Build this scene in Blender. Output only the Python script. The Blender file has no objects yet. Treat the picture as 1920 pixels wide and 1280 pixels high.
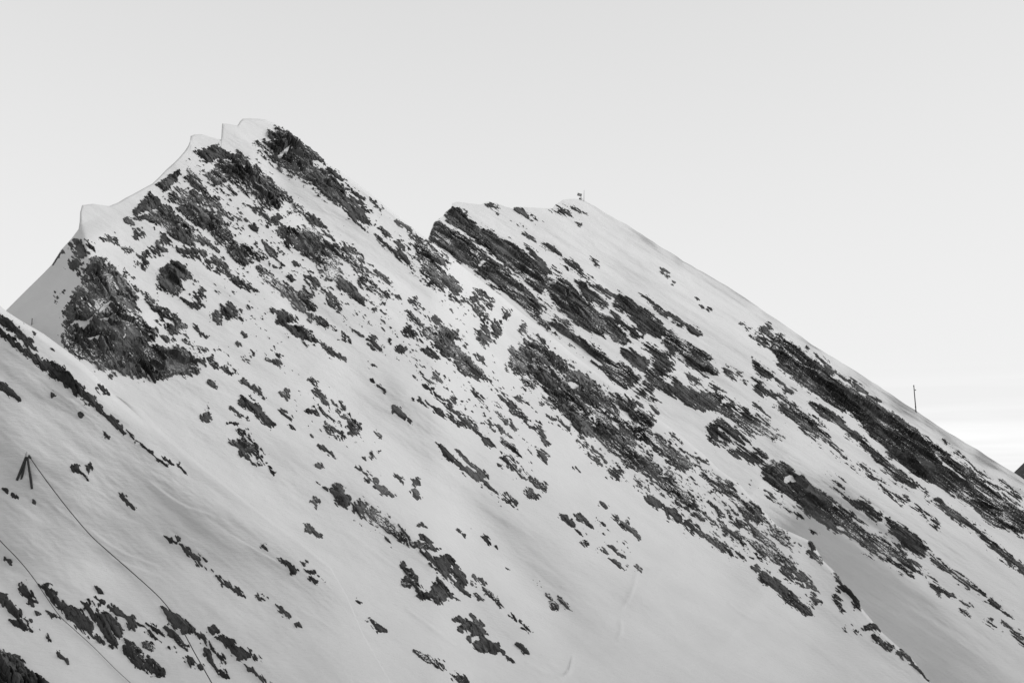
import bpy, math
import numpy as np
from mathutils import Matrix, Vector

# ------------------------------------------------------------------ camera
W, H, F, YH = 1920.0, 1280.0, 2637.0, 1000.0     # photo size, focal length in px, horizon row
PITCH = math.atan((YH - H / 2) / F)
scn = bpy.context.scene
cam_d = bpy.data.cameras.new("camera")
cam = bpy.data.objects.new("camera", cam_d)
scn.collection.objects.link(cam)
cam_d.sensor_width = 36.0
cam_d.lens = 36.0 * F / W
cam_d.clip_start = 0.5
cam_d.clip_end = 60000.0
cam.location = (0, 0, 0)
cam.rotation_euler = (math.radians(90) + PITCH, 0, 0)
scn.camera = cam

# ------------------------------------------------------------------ sky, sun, exposure
SKY_LEVEL = 1.01
SUN_EL, SUN_AZ = math.radians(20), math.radians(92)   # azimuth clockwise from +Y (view direction)
world = bpy.data.worlds.new("World")
scn.world = world
world.use_nodes = True
nt = world.node_tree
nt.nodes.clear()
out = nt.nodes.new("ShaderNodeOutputWorld")
bg = nt.nodes.new("ShaderNodeBackground")
bg.inputs["Strength"].default_value = 0.15
sky = nt.nodes.new("ShaderNodeTexSky")
sky.sky_type = 'NISHITA'
sky.sun_disc = False
sky.sun_elevation = SUN_EL
sky.sun_rotation = SUN_AZ
sky.altitude = 1800
sky.air_density = 1.0
sky.dust_density = 1.5
bw = nt.nodes.new("ShaderNodeRGBToBW")                 # black-and-white photograph
nt.links.new(sky.outputs["Color"], bw.inputs["Color"])
# thin cloud bands low over the horizon
tc = nt.nodes.new("ShaderNodeTexCoord")
mp = nt.nodes.new("ShaderNodeMapping")
mp.inputs["Scale"].default_value = (1.6, 1.6, 34.0)
mp.inputs["Rotation"].default_value = (0.0, 0.03, 0.0)
nz = nt.nodes.new("ShaderNodeTexNoise")
nz.inputs["Scale"].default_value = 2.2
nz.inputs["Detail"].default_value = 5.0
nz.inputs["Roughness"].default_value = 0.5
cr = nt.nodes.new("ShaderNodeMapRange")
cr.inputs["From Min"].default_value = 0.36
cr.inputs["From Max"].default_value = 0.62
sp = nt.nodes.new("ShaderNodeSeparateXYZ")
low = nt.nodes.new("ShaderNodeMapRange")
low.interpolation_type = 'SMOOTHSTEP'
low.inputs["From Min"].default_value = 0.13
low.inputs["From Max"].default_value = 0.03
mul = nt.nodes.new("ShaderNodeMath"); mul.operation = 'MULTIPLY'
mul2 = nt.nodes.new("ShaderNodeMath"); mul2.operation = 'MULTIPLY_ADD'
mul2.inputs[1].default_value = 0.17; mul2.inputs[2].default_value = 0.88
fin = nt.nodes.new("ShaderNodeMath"); fin.operation = 'MULTIPLY'
L = nt.links.new
L(tc.outputs["Generated"], mp.inputs["Vector"]); L(mp.outputs["Vector"], nz.inputs["Vector"])
L(nz.outputs["Fac"], cr.inputs["Value"]); L(tc.outputs["Generated"], sp.inputs["Vector"])
L(sp.outputs["Z"], low.inputs["Value"]); L(cr.outputs["Result"], mul.inputs[0]); L(low.outputs["Result"], mul.inputs[1])
L(mul.outputs["Value"], mul2.inputs[0]); L(mul2.outputs["Value"], fin.inputs[0]); 
# thin high haze: the sky saturates softly towards the horizon, level * (1 - exp(-v / 0.99))
hz = [nt.nodes.new("ShaderNodeMath") for _ in range(4)]
for n_, op, val in zip(hz, ('MULTIPLY', 'EXPONENT', 'SUBTRACT', 'MULTIPLY'), (-1 / 0.99, None, None, SKY_LEVEL / 0.15)):
    n_.operation = op
    if val is not None: n_.inputs[1].default_value = val
hz[2].inputs[0].default_value = 1.0
L(bw.outputs["Val"], hz[0].inputs[0]); L(hz[0].outputs[0], hz[1].inputs[0]); L(hz[1].outputs[0], hz[2].inputs[1]); L(hz[2].outputs[0], hz[3].inputs[0])
L(hz[3].outputs[0], fin.inputs[1])
L(fin.outputs["Value"], bg.inputs["Color"]); L(bg.outputs["Background"], out.inputs["Surface"])

sun_d = bpy.data.lights.new("sun", 'SUN')
sun_d.energy = 2.85
sun_d.angle = math.radians(30)
sun_d.color = (1, 1, 1)
sun = bpy.data.objects.new("sun", sun_d)
scn.collection.objects.link(sun)
sdir = Vector((math.sin(SUN_AZ) * math.cos(SUN_EL), math.cos(SUN_AZ) * math.cos(SUN_EL), math.sin(SUN_EL)))
sun.rotation_euler = sdir.to_track_quat('Z', 'Y').to_euler()

scn.view_settings.view_transform = 'Standard'
scn.view_settings.look = 'None'
scn.view_settings.exposure = 0.0
scn.view_settings.gamma = 1.0
scn.view_settings.use_curve_mapping = False

# ------------------------------------------------------------------ numeric helpers
rng = np.random.RandomState(7)
PERM = rng.permutation(256); PERM = np.concatenate([PERM, PERM, PERM])
GA = rng.rand(256) * 2 * np.pi
GX, GY = np.cos(GA), np.sin(GA)
RV = rng.rand(256, 4)

def perlin(x, y, seed=0):
    xi = np.floor(x).astype(int); yi = np.floor(y).astype(int)
    xf, yf = x - xi, y - yi
    u = xf * xf * xf * (xf * (xf * 6 - 15) + 10); v = yf * yf * yf * (yf * (yf * 6 - 15) + 10)
    def g(i, j, dx, dy):
        h = PERM[PERM[(i + seed * 31) & 255] + ((j + seed * 57) & 255)]
        return GX[h] * dx + GY[h] * dy
    a = g(xi, yi, xf, yf); b = g(xi + 1, yi, xf - 1, yf)
    c = g(xi, yi + 1, xf, yf - 1); d = g(xi + 1, yi + 1, xf - 1, yf - 1)
    return (a + u * (b - a) + v * ((c + u * (d - c)) - (a + u * (b - a)))) * 1.5

def fbm(x, y, octaves=4, seed=0, gain=0.5):
    s = 0.0; a = 1.0
    for o in range(octaves):
        s = s + a * perlin(x * 2 ** o + 13.7 * o, y * 2 ** o - 7.3 * o, seed + o); a *= gain
    return s

def facets(x, y, seed=0, tilt=2.6):
    """angular blocks: every Voronoi cell is a small tilted plane at its own height"""
    xi = np.floor(x).astype(int); yi = np.floor(y).astype(int)
    best = np.full(x.shape, 1e9); val = np.zeros(x.shape)
    for di in (-1, 0, 1):
        for dj in (-1, 0, 1):
            i = xi + di; j = yi + dj
            h = PERM[PERM[(i + seed * 17) & 255] + ((j + seed * 91) & 255)]
            r = RV[h]
            dx = x - (i + r[..., 0]); dy = y - (j + r[..., 1])
            d = dx * dx + dy * dy
            m = d < best
            best = np.where(m, d, best)
            h2 = PERM[h + 77]; q = RV[h2]
            val = np.where(m, (q[..., 0] - 0.5) * 1.3 + (q[..., 1] - 0.5) * tilt * dx + (q[..., 2] - 0.5) * tilt * dy, val)
    return val

def sstep(a, b, x):
    t = np.clip((x - a) / (b - a), 0, 1)
    return t * t * (3 - 2 * t)

def seg_dist(x, y, pts, far=1e9):
    """distance to a polyline and the fraction travelled along it"""
    pts = np.asarray(pts, float)
    best = np.full(x.shape, far); along = np.zeros(x.shape)
    bx0, bx1, by0, by1 = x.min() - far, x.max() + far, y.min() - far, y.max() + far
    ln = np.hypot(*(pts[1:] - pts[:-1]).T); cum = np.concatenate([[0], np.cumsum(ln)]); tot = cum[-1]
    for k in range(len(pts) - 1):
        ax, ay = pts[k]; bx, by = pts[k + 1]
        if max(ax, bx) < bx0 or min(ax, bx) > bx1 or max(ay, by) < by0 or min(ay, by) > by1:
            continue
        dx, dy = bx - ax, by - ay
        t = np.clip(((x - ax) * dx + (y - ay) * dy) / (dx * dx + dy * dy + 1e-9), 0, 1)
        d = np.hypot(x - ax - t * dx, y - ay - t * dy)
        m = d < best
        best = np.where(m, d, best); along = np.where(m, (cum[k] + t * ln[k]) / tot, along)
    return best, along

def side_of(x, y, pts):
    """signed side of a polyline (+ on its left in image coordinates), by the nearest segment"""
    pts = np.asarray(pts, float); best = np.full(x.shape, 1e9); s = np.zeros(x.shape)
    for k in range(len(pts) - 1):
        ax, ay = pts[k]; bx, by = pts[k + 1]; dx, dy = bx - ax, by - ay
        t = np.clip(((x - ax) * dx + (y - ay) * dy) / (dx * dx + dy * dy + 1e-9), 0, 1)
        d = np.hypot(x - ax - t * dx, y - ay - t * dy); m = d < best
        best = np.where(m, d, best); s = np.where(m, np.sign(dx * (y - ay) - dy * (x - ax)), s)
    return s * best

def poly_sdf(x, y, pts):
    """distance to the outline, positive inside"""
    pts = np.asarray(pts, float)
    d = np.full(x.shape, 1e9); inside = np.zeros(x.shape, bool)
    n = len(pts)
    for k in range(n):
        ax, ay = pts[k]; bx, by = pts[(k + 1) % n]
        dx, dy = bx - ax, by - ay
        t = np.clip(((x - ax) * dx + (y - ay) * dy) / (dx * dx + dy * dy + 1e-9), 0, 1)
        d = np.minimum(d, np.hypot(x - ax - t * dx, y - ay - t * dy))
        if ay != by:
            c = ((ay > y) != (by > y)) & (x < dx * (y - ay) / (by - ay) + ax)
            inside ^= c
    return np.where(inside, d, -d)

CP, SP = math.cos(PITCH), math.sin(PITCH)
def rays(x, y):
    a = (x - W / 2) / F; b = -(y - H / 2) / F
    # camera forward (0, CP, SP), up (0, -SP, CP)
    r = np.stack([a, CP - b * SP, SP + b * CP], -1)
    return r

# ------------------------------------------------------------------ the mountain in space
# one steep slope, falling to the right and towards the camera; three masses stand on it:
# the rear ridge (C), the main peak (B) in front of it, the near shoulder (A) in front of that
SLOPE = math.radians(44)
FD = np.array([0.50, -0.866])
NRM = np.array([math.sin(SLOPE) * FD[0], math.sin(SLOPE) * FD[1], math.cos(SLOPE)])
S_AX = np.array([-FD[1], FD[0], 0.0]); S_AX /= np.linalg.norm(S_AX)       # along the contour
T_AX = np.cross(NRM, S_AX)                                                # up the slope
C0 = float(rays(np.array(960.0), np.array(640.0)) @ NRM) * 300.0          # plane through a point 300 m out

def interp(x, pts):
    p = np.asarray(pts, float)
    return np.interp(x, p[:, 0], p[:, 1])

def sinterp(x, pts):
    """smooth (monotone cubic) interpolation: no creases at the knots"""
    p = np.asarray(pts, float); X, Yv = p[:, 0], p[:, 1]
    d = np.diff(Yv) / np.diff(X)
    m = np.zeros(len(X))
    for k in range(1, len(X) - 1):
        m[k] = 0 if d[k - 1] * d[k] <= 0 else 2 * d[k - 1] * d[k] / (d[k - 1] + d[k])
    xx = np.clip(x, X[0], X[-1]); i = np.clip(np.searchsorted(X, xx) - 1, 0, len(X) - 2)
    hh = X[i + 1] - X[i]; t = (xx - X[i]) / hh
    return ((2 * t**3 - 3 * t**2 + 1) * Yv[i] + (t**3 - 2 * t**2 + t) * hh * m[i] + (-2 * t**3 + 3 * t**2) * Yv[i + 1] + (t**3 - t**2) * hh * m[i + 1])

Z = 1905.0 / 640.0
TILE = {1: (0, 200), 2: (400, 200), 3: (780, 340), 4: (1280, 500), 5: (0, 560), 6: (0, 850), 7: (640, 850), 8: (1280, 850), 9: (520, 560), 10: (900, 620)}
def px(tile, flat):
    ox, oy = TILE[tile]
    a = np.asarray(flat, float).reshape(-1, 2) / Z
    return a + np.array([ox, oy])

TOP_B = np.concatenate([
    [(-700, 1250), (-300, 880), (-80, 670)],
    px(1, [40,1130, 140,1030, 240,932, 290,880, 340,800, 400,735, 438,684, 445,640, 447,590, 458,550, 490,546, 520,542, 560,548, 610,555, 660,535, 700,510, 740,490, 790,462,
           850,430, 890,392, 930,350, 970,315, 1000,285, 1030,250, 1050,220, 1060,195, 1064,165, 1085,156, 1130,155, 1180,170, 1215,181, 1234,185, 1240,94, 1275,97, 1325,106, 1340,82, 1355,68, 1400,66,
           1440,68, 1480,72, 1530,90]),
    px(2, [370,104, 400,122, 470,170, 560,245, 640,320, 720,365, 800,425, 880,485, 960,550, 1050,625, 1130,690, 1190,735]),
    [(847, 484), (898, 523), (948, 562), (982, 590), (1015, 615), (1069, 659), (1133, 706), (1173, 733), (1236, 785), (1280, 818), (1320, 852), (1347, 879), (1384, 905),
     (1424, 949), (1458, 986), (1522, 1015), (1544, 1051), (1562, 1068), (1582, 1095), (1602, 1115), (1616, 1140), (1636, 1164), (1653, 1184), (1690, 1217), (1710, 1234), (1727, 1256),
     (1745, 1280), (1800, 1350), (1950, 1560), (2150, 1750)]])
TOP_C = np.concatenate([
    [(700, 560), (780, 478)],
    px(3, [68,318, 85,270, 100,230, 125,208, 150,195, 165,170, 195,148, 203,122, 230,114, 290,122, 360,130, 385,118, 410,113, 450,122, 500,142, 540,152, 550,141, 570,142, 640,146, 720,150, 762,150,
           780,127, 805,115, 820,103, 870,98, 930,105, 1000,143, 1080,188, 1160,233, 1250,290, 1350,355, 1450,415, 1490,444]),
    px(4, [60,0, 140,45, 230,100, 330,165, 430,230, 520,290, 620,360, 720,430, 850,510, 960,580, 1080,655, 1180,720, 1305,805, 1420,885, 1520,945, 1640,1015, 1740,1080, 1830,1140, 1905,1190]),
    [(2100, 1010), (2500, 1260), (3000, 1600)]])
TOP_A = np.array([(-700, 150), (-300, 390), (-100, 513), (0, 573), (13, 584), (44, 604), (81, 625), (107, 644), (134, 664), (158, 684), (178, 704), (208, 735), (240, 762), (300, 815),
                  (380, 880), (480, 960), (560, 1018), (620, 1068), (650, 1120), (680, 1190), (720, 1260), (770, 1340), (900, 1500), (1150, 1750)], float)
_x = np.concatenate([TOP_C[:, 0], np.arange(1090, 2000, 6.0)]); _x = np.unique(_x)
_y = np.interp(_x, TOP_C[:, 0], TOP_C[:, 1]) + np.where(_x > 1085, 0.9 * perlin(_x / 17.0, _x * 0 + .5, 3) + 1.6 * perlin(_x / 75.0, _x * 0 + .2, 4), 0)
TOP_C = np.stack([_x, _y], -1)
TOPS = {'A': TOP_A, 'B': TOP_B, 'C': TOP_C}

# soft hollows (negative) and ribs (positive) of the snow: pixels, half width px, metres
FORMS = {
 'B': [([(585, 690), (680, 765), (780, 860), (870, 960), (960, 1050), (1100, 1200)], 48, -2.2),
       ([(470, 290), (560, 380), (680, 470), (800, 560), (900, 640)], 30, -1.2),
       ([(1060, 800), (1160, 900), (1300, 1010), (1420, 1110)], 45, -1.6),
       ([(130, 430), (190, 560), (260, 650)], 60, 2.0),
       ([(640, 860), (800, 1000), (980, 1150), (1060, 1230)], 40, 1.0),
       ([(520, 560), (640, 660), (760, 740)], 24, -0.7)],
 'C': [([(1360, 980), (1450, 1060), (1530, 1135), (1600, 1205), (1700, 1320), (1840, 1500)], 125, -14.0),
       ([(1150, 480), (1400, 650), (1650, 830)], 60, 1.2),
       ([(1420, 800), (1560, 900), (1760, 1060)], 30, 0.9),
       ([(1500, 870), (1650, 1000), (1880, 1170)], 30, -0.8)],
 'A': [([(40, 700), (200, 860), (420, 1040), (620, 1200)], 60, -0.5),
       ([(120, 780), (300, 920), (520, 1090)], 34, 0.35),
       ([(0, 960), (160, 1080), (330, 1200)], 50, 0.4)]}
# sharp little wind lips and old fracture lines in the snow
LIPS = {
 'B': [([(1198, 1068), (1190, 1105), (1178, 1128), (1166, 1145)], .22), ([(1212, 1062), (1236, 1065), (1268, 1076)], .22), ([(1166, 1160), (1168, 1185), (1158, 1200)], .2),
       ([(1366, 1128), (1395, 1150), (1420, 1162), (1468, 1170)], .25), ([(760, 1138), (800, 1165), (850, 1205), (890, 1226), (930, 1236)], .3), ([(985, 1238), (1040, 1268), (1065, 1262), (1072, 1225)], .28),
       ([(800, 1000), (835, 1020), (860, 1035)], .15), ([(640, 990), (700, 1030), (760, 1075)], .15), ([(350, 716), (420, 735), (470, 760)], .15), ([(1340, 1240), (1400, 1262), (1450, 1290)], .2)],
 'C': [([(1115, 420), (1165, 442)], .15), ([(1150, 495), (1195, 502)], .12), ([(1500, 790), (1545, 815)], .15)],
 'A': [([(270, 892), (310, 925), (350, 950), (400, 965)], .22), ([(168, 992), (220, 1030), (262, 1048), (305, 1062)], .2), ([(215, 1050), (265, 1066), (312, 1085)], .18), ([(430, 1000), (480, 1030), (560, 1075)], .18),
       ([(560, 1140), (590, 1155), (630, 1180)], .2), ([(100, 945), (150, 985)], .15)]}

def plane_st(x, y):
    r = rays(x, y)
    t = C0 / (r @ NRM)
    p = r * t[..., None]
    return p @ S_AX, p @ T_AX

_t = plane_st(TOP_A[:, 0], TOP_A[:, 1])
_o = np.argsort(_t[1])
SEAM_A = np.stack([_t[1][_o], _t[0][_o]], -1)          # where the near shoulder meets the peak: contour position against height

def chaikin(p, n=3):
    p = np.asarray(p, float)
    for _ in range(n):
        a = 0.75 * p[:-1] + 0.25 * p[1:]; b = 0.25 * p[:-1] + 0.75 * p[1:]
        p = np.concatenate([p[:1], np.stack([a, b], 1).reshape(-1, 2), p[-1:]])
    return p
def b_level(x):
    return sinterp(x, [(-100, 16), (600, 15), (805, 13), (900, 6), (1000, 1.6), (1100, .5), (1400, .5), (1500, 1.4), (1600, 5), (1750, 9), (2100, 12)])
def b_gain(x):
    return sinterp(x, [(700, 0), (805, .6), (900, 4.8), (1000, 8.4), (1100, 9.2), (1400, 9.2), (1500, 8.4), (1600, 5.6), (1750, 2.4), (2100, 0)])

def lift(sheet, x, y):
    """height of the snow over the common slope, metres"""
    s, t = plane_st(x, y)
    ytop = interp(x, TOPS[sheet])
    below = y - ytop
    # everywhere: broad undulation running down the dip, finer wind work
    ca, sa = math.cos(0.95), math.sin(0.95)
    u = s * ca - t * sa; v = s * sa + t * ca
    h = 0.42 * fbm(u / 40, v / 13, 3, 3) + 0.07 * fbm(u / 9, v / 3.2, 3, 11)
    h = h + 0.030 * fbm(u / 2.4, v / 0.9, 2, 23) * np.clip(0.6 + 1.2 * perlin(u / 18.0, v / 9.0, 29), 0.1, 1.6)
    h = h + 6.5e-5 * np.clip(y - 930, 0, 500) ** 2          # the slope runs out more gently at its foot
    for pts, w, a in FORMS[sheet]:
        pts = chaikin(pts)
        d, al = seg_dist(x, y, pts, 3.2 * w)
        if d.min() > 3.1 * w: continue
        h = h + a * np.exp(-(d / w) ** 2) * sstep(0, .18, al + .02) * sstep(0, .2, 1.02 - al)
    for pts, a in LIPS[sheet]:
        pts = chaikin(pts, 2)
        d, al = seg_dist(x, y, pts, 40.0)
        if d.min() > 30: continue
        sd = side_of(x, y, pts)
        near = {'A': 0.4, 'B': 1.2, 'C': 0.8}[sheet] * np.exp(-(d / 7.0) ** 2) * np.sqrt(np.clip(4 * al * (1 - al), 0, 1))
        h = h + a * near * sstep(-1.6, 1.6, sd)
    edge = seg_dist(x, y, TOPS[sheet], 360.0)[0]
    if sheet == 'C':
        # a raised lip, shaped to darken the strip along the right-hand skyline
        w = sinterp(x, [(780, 3), (1080, 4), (1160, 9), (1350, 15), (1600, 22), (1900, 34)])
        h = h + 0.062 * w * sstep(1080, 1200, x) * np.clip(1 - edge / w, 0, 1) ** 1.3 * (0.75 + 0.6 * perlin(x / 60.0, y / 60.0, 8))
    if sheet == 'B':
        h = h + b_level(x) + b_gain(x) * sstep(0, 330, edge)
        w = sinterp(x, [(0, 20), (140, 3), (420, 3), (600, 10), (800, 5), (1000, 10), (1500, 6), (1600, 6)])
        h = h - sinterp(x, [(0, 1.0), (140, .25), (420, .25), (600, 1.0), (1500, .6)]) * np.clip(1 - edge / w, 0, 1) ** 2
        # it sinks out of sight under the near shoulder
        h = h - 0.35 * np.clip(y - interp(x, TOP_A) - 13.0, 0, 400)
        # left flank turns away to the left of the arete
        ar = sinterp(y, [(380, 150), (460, 165), (520, 175), (620, 120), (700, 130)])
        fl = np.clip(ar - x, 0, 260)
        h = h - 0.13 * fl * fl / (fl + 12.0) * sstep(340, 450, y)
    if sheet == 'A':
        s_a = sinterp(t, SEAM_A)
        hb = b_level(x) + b_gain(x)
        g2 = sinterp(x, [(-300, 4), (0, 3), (120, 2), (240, .5), (320, .2), (500, .15), (620, .14), (690, .09), (800, .08)])
        h = h + hb + g2 - 1.0 * sstep(300, 180, x) * np.clip(1 - edge / 10.0, 0, 1) ** 2
        dl = np.clip(s_a - s, 0, 200)
        h = h - 0.44 * dl * dl / (dl + 13.0)
    return h

def surf(sheet, x, y):
    r = rays(x, y)
    t = (C0 + lift(sheet, x, y)) / (r @ NRM)
    return r * t[..., None]

# ------------------------------------------------------------------ scene helpers
COL = scn.collection
def link(o, parent=None):
    COL.objects.link(o)
    if parent is not None:
        o.parent = parent
    return o

def tag(o, label=None, cat=None, group=None, kind=None):
    if label: o["label"] = label
    if cat: o["category"] = cat
    if group: o["group"] = group
    if kind: o["kind"] = kind
    return o

def mesh_np(name, co, quads, mat, parent=None, smooth=True):
    me = bpy.data.meshes.new(name)
    nq = len(quads)
    me.vertices.add(len(co)); me.vertices.foreach_set("co", np.asarray(co, np.float32).ravel())
    me.loops.add(nq * 4); me.loops.foreach_set("vertex_index", np.asarray(quads, np.int32).ravel())
    me.polygons.add(nq)
    me.polygons.foreach_set("loop_start", np.arange(0, nq * 4, 4, dtype=np.int32))
    me.polygons.foreach_set("use_smooth", np.full(nq, smooth))
    me.update(calc_edges=True)
    me.materials.append(mat)
    o = bpy.data.objects.new(name, me)
    return link(o, parent)

def grid_quads(nr, nc, keep=None):
    idx = np.arange(nr * nc).reshape(nr, nc)
    q = np.stack([idx[:-1, :-1], idx[1:, :-1], idx[1:, 1:], idx[:-1, 1:]], -1)
    if keep is not None:
        q = q[keep]
    return q.reshape(-1, 4)

def compact(co, quads):
    used = np.unique(quads)
    remap = np.full(len(co), -1); remap[used] = np.arange(len(used))
    return co[used], remap[quads]

# ------------------------------------------------------------------ materials
def new_mat(name):
    m = bpy.data.materials.new(name); m.use_nodes = True
    n = m.node_tree; b = n.nodes["Principled BSDF"]
    return m, n, b

def snow_material():
    m, n, b = new_mat("snow")
    b.inputs["Roughness"].default_value = 0.75
    b.inputs["Specular IOR Level"].default_value = 0.15
    t = n.nodes.new("ShaderNodeTexCoord")
    mp = n.nodes.new("ShaderNodeMapping")
    mp.inputs["Rotation"].default_value = (0.5, 0.4, 0.9)
    mp.inputs["Scale"].default_value = (0.22, 0.9, 0.9)
    n1 = n.nodes.new("ShaderNodeTexNoise"); n1.inputs["Scale"].default_value = 2.0; n1.inputs["Detail"].default_value = 7; n1.inputs["Roughness"].default_value = 0.7
    n2 = n.nodes.new("ShaderNodeTexNoise"); n2.inputs["Scale"].default_value = 0.12; n2.inputs["Detail"].default_value = 4
    rp = n.nodes.new("ShaderNodeMapRange"); rp.inputs["To Min"].default_value = 0.55; rp.inputs["To Max"].default_value = 0.65
    bp = n.nodes.new("ShaderNodeBump"); bp.inputs["Strength"].default_value = 0.7; bp.inputs["Distance"].default_value = 0.17
    l = n.links.new
    l(t.outputs["Object"], mp.inputs["Vector"]); l(mp.outputs["Vector"], n1.inputs["Vector"]); l(t.outputs["Object"], n2.inputs["Vector"])
    l(n2.outputs["Fac"], rp.inputs["Value"]); l(rp.outputs["Result"], b.inputs["Base Color"])
    l(n1.outputs["Fac"], bp.inputs["Height"]); l(bp.outputs["Normal"], b.inputs["Normal"])
    return m

def rock_material(name, lo, hi, dust, attr=True, size=1.0):
    """grey limestone whose blocks differ in tone, with powder snow lying on whatever faces the sky"""
    m, n, b = new_mat(name)
    l = n.links.new
    b.inputs["Roughness"].default_value = 0.85
    b.inputs["Specular IOR Level"].default_value = 0.25
    t = n.nodes.new("ShaderNodeTexCoord")
    n1 = n.nodes.new("ShaderNodeTexNoise"); n1.inputs["Scale"].default_value = 1.6 / size; n1.inputs["Detail"].default_value = 8; n1.inputs["Roughness"].default_value = 0.7
    l(t.outputs["Object"], n1.inputs["Vector"])
    mixv = n.nodes.new("ShaderNodeMath"); mixv.operation = 'MULTIPLY_ADD'; mixv.inputs[1].default_value = 0.9
    l(n1.outputs["Fac"], mixv.inputs[0])
    if attr:
        at_ = n.nodes.new("ShaderNodeAttribute"); at_.attribute_name = "tone"
        sub = n.nodes.new("ShaderNodeMath"); sub.operation = 'SUBTRACT'; sub.inputs[1].default_value = 0.45
        l(at_.outputs["Fac"], sub.inputs[0]); l(sub.outputs[0], mixv.inputs[2])
    else:
        mixv.inputs[2].default_value = 0.05
    pw = n.nodes.new("ShaderNodeMath"); pw.operation = 'POWER'; pw.use_clamp = True; pw.inputs[1].default_value = 1.5
    l(mixv.outputs[0], pw.inputs[0])
    rp = n.nodes.new("ShaderNodeMapRange")
    rp.inputs["To Min"].default_value = lo; rp.inputs["To Max"].default_value = hi
    l(pw.outputs[0], rp.inputs["Value"])
    g = n.nodes.new("ShaderNodeNewGeometry")
    sx = n.nodes.new("ShaderNodeSeparateXYZ")
    n2 = n.nodes.new("ShaderNodeTexNoise"); n2.inputs["Scale"].default_value = 3.2 / size; n2.inputs["Detail"].default_value = 5; n2.inputs["Roughness"].default_value = 0.75
    n3 = n.nodes.new("ShaderNodeTexNoise"); n3.inputs["Scale"].default_value = 0.16 / size; n3.inputs["Detail"].default_value = 3
    l(t.outputs["Object"], n2.inputs["Vector"]); l(t.outputs["Object"], n3.inputs["Vector"])
    ad = n.nodes.new("ShaderNodeMath"); ad.operation = 'MULTIPLY_ADD'; ad.inputs[1].default_value = 1.9
    ad2 = n.nodes.new("ShaderNodeMath"); ad2.operation = 'MULTIPLY_ADD'; ad2.inputs[1].default_value = 1.3
    sm = n.nodes.new("ShaderNodeMapRange"); sm.interpolation_type = 'SMOOTHSTEP'
    sm.inputs["From Min"].default_value = dust; sm.inputs["From Max"].default_value = dust + 0.07
    mx = n.nodes.new("ShaderNodeMix"); mx.data_type = 'FLOAT'
    mx.inputs[3].default_value = 0.62
    bp = n.nodes.new("ShaderNodeBump"); bp.inputs["Strength"].default_value = 0.6; bp.inputs["Distance"].default_value = 0.12 * size
    l(rp.outputs["Result"], mx.inputs[2])
    l(g.outputs["Normal"], sx.inputs["Vector"])
    l(n2.outputs["Fac"], ad.inputs[0]); hz_ = n.nodes.new("ShaderNodeMath"); hz_.operation = 'MULTIPLY'; hz_.inputs[1].default_value = 0.55
    l(sx.outputs["Z"], hz_.inputs[0]); l(hz_.outputs[0], ad.inputs[2])
    l(n3.outputs["Fac"], ad2.inputs[0]); l(ad.outputs[0], ad2.inputs[2])
    l(ad2.outputs["Value"], sm.inputs["Value"]); l(sm.outputs["Result"], mx.inputs[0])
    l(mx.outputs[0], b.inputs["Base Color"])
    l(n1.outputs["Fac"], bp.inputs["Height"]); l(bp.outputs["Normal"], b.inputs["Normal"])
    return m

def plain(name, v, rough=0.6, metal=0.0, var=0.25, scale=6.0):
    m, n, b = new_mat(name)
    t = n.nodes.new("ShaderNodeTexCoord")
    n1 = n.nodes.new("ShaderNodeTexNoise"); n1.inputs["Scale"].default_value = scale; n1.inputs["Detail"].default_value = 4
    rp = n.nodes.new("ShaderNodeMapRange"); rp.inputs["To Min"].default_value = v * (1 - var); rp.inputs["To Max"].default_value = v * (1 + var)
    n.links.new(t.outputs["Object"], n1.inputs["Vector"]); n.links.new(n1.outputs["Fac"], rp.inputs["Value"]); n.links.new(rp.outputs["Result"], b.inputs["Base Color"])
    b.inputs["Roughness"].default_value = rough; b.inputs["Metallic"].default_value = metal
    return m

SNOW = snow_material()
ROCK = {'A': rock_material("dark_rock", 0.020, 0.08, 2.42), 'B': rock_material("grey_rock", 0.016, 0.17, 2.07), 'C': rock_material("layered_rock", 0.014, 0.15, 2.12)}

BARE = {'A': ROCK['A'], 'B': rock_material("bare_grey_rock", 0.016, 0.13, 2.27), 'C': rock_material("bare_layered_rock", 0.015, 0.12, 2.30)}

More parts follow.
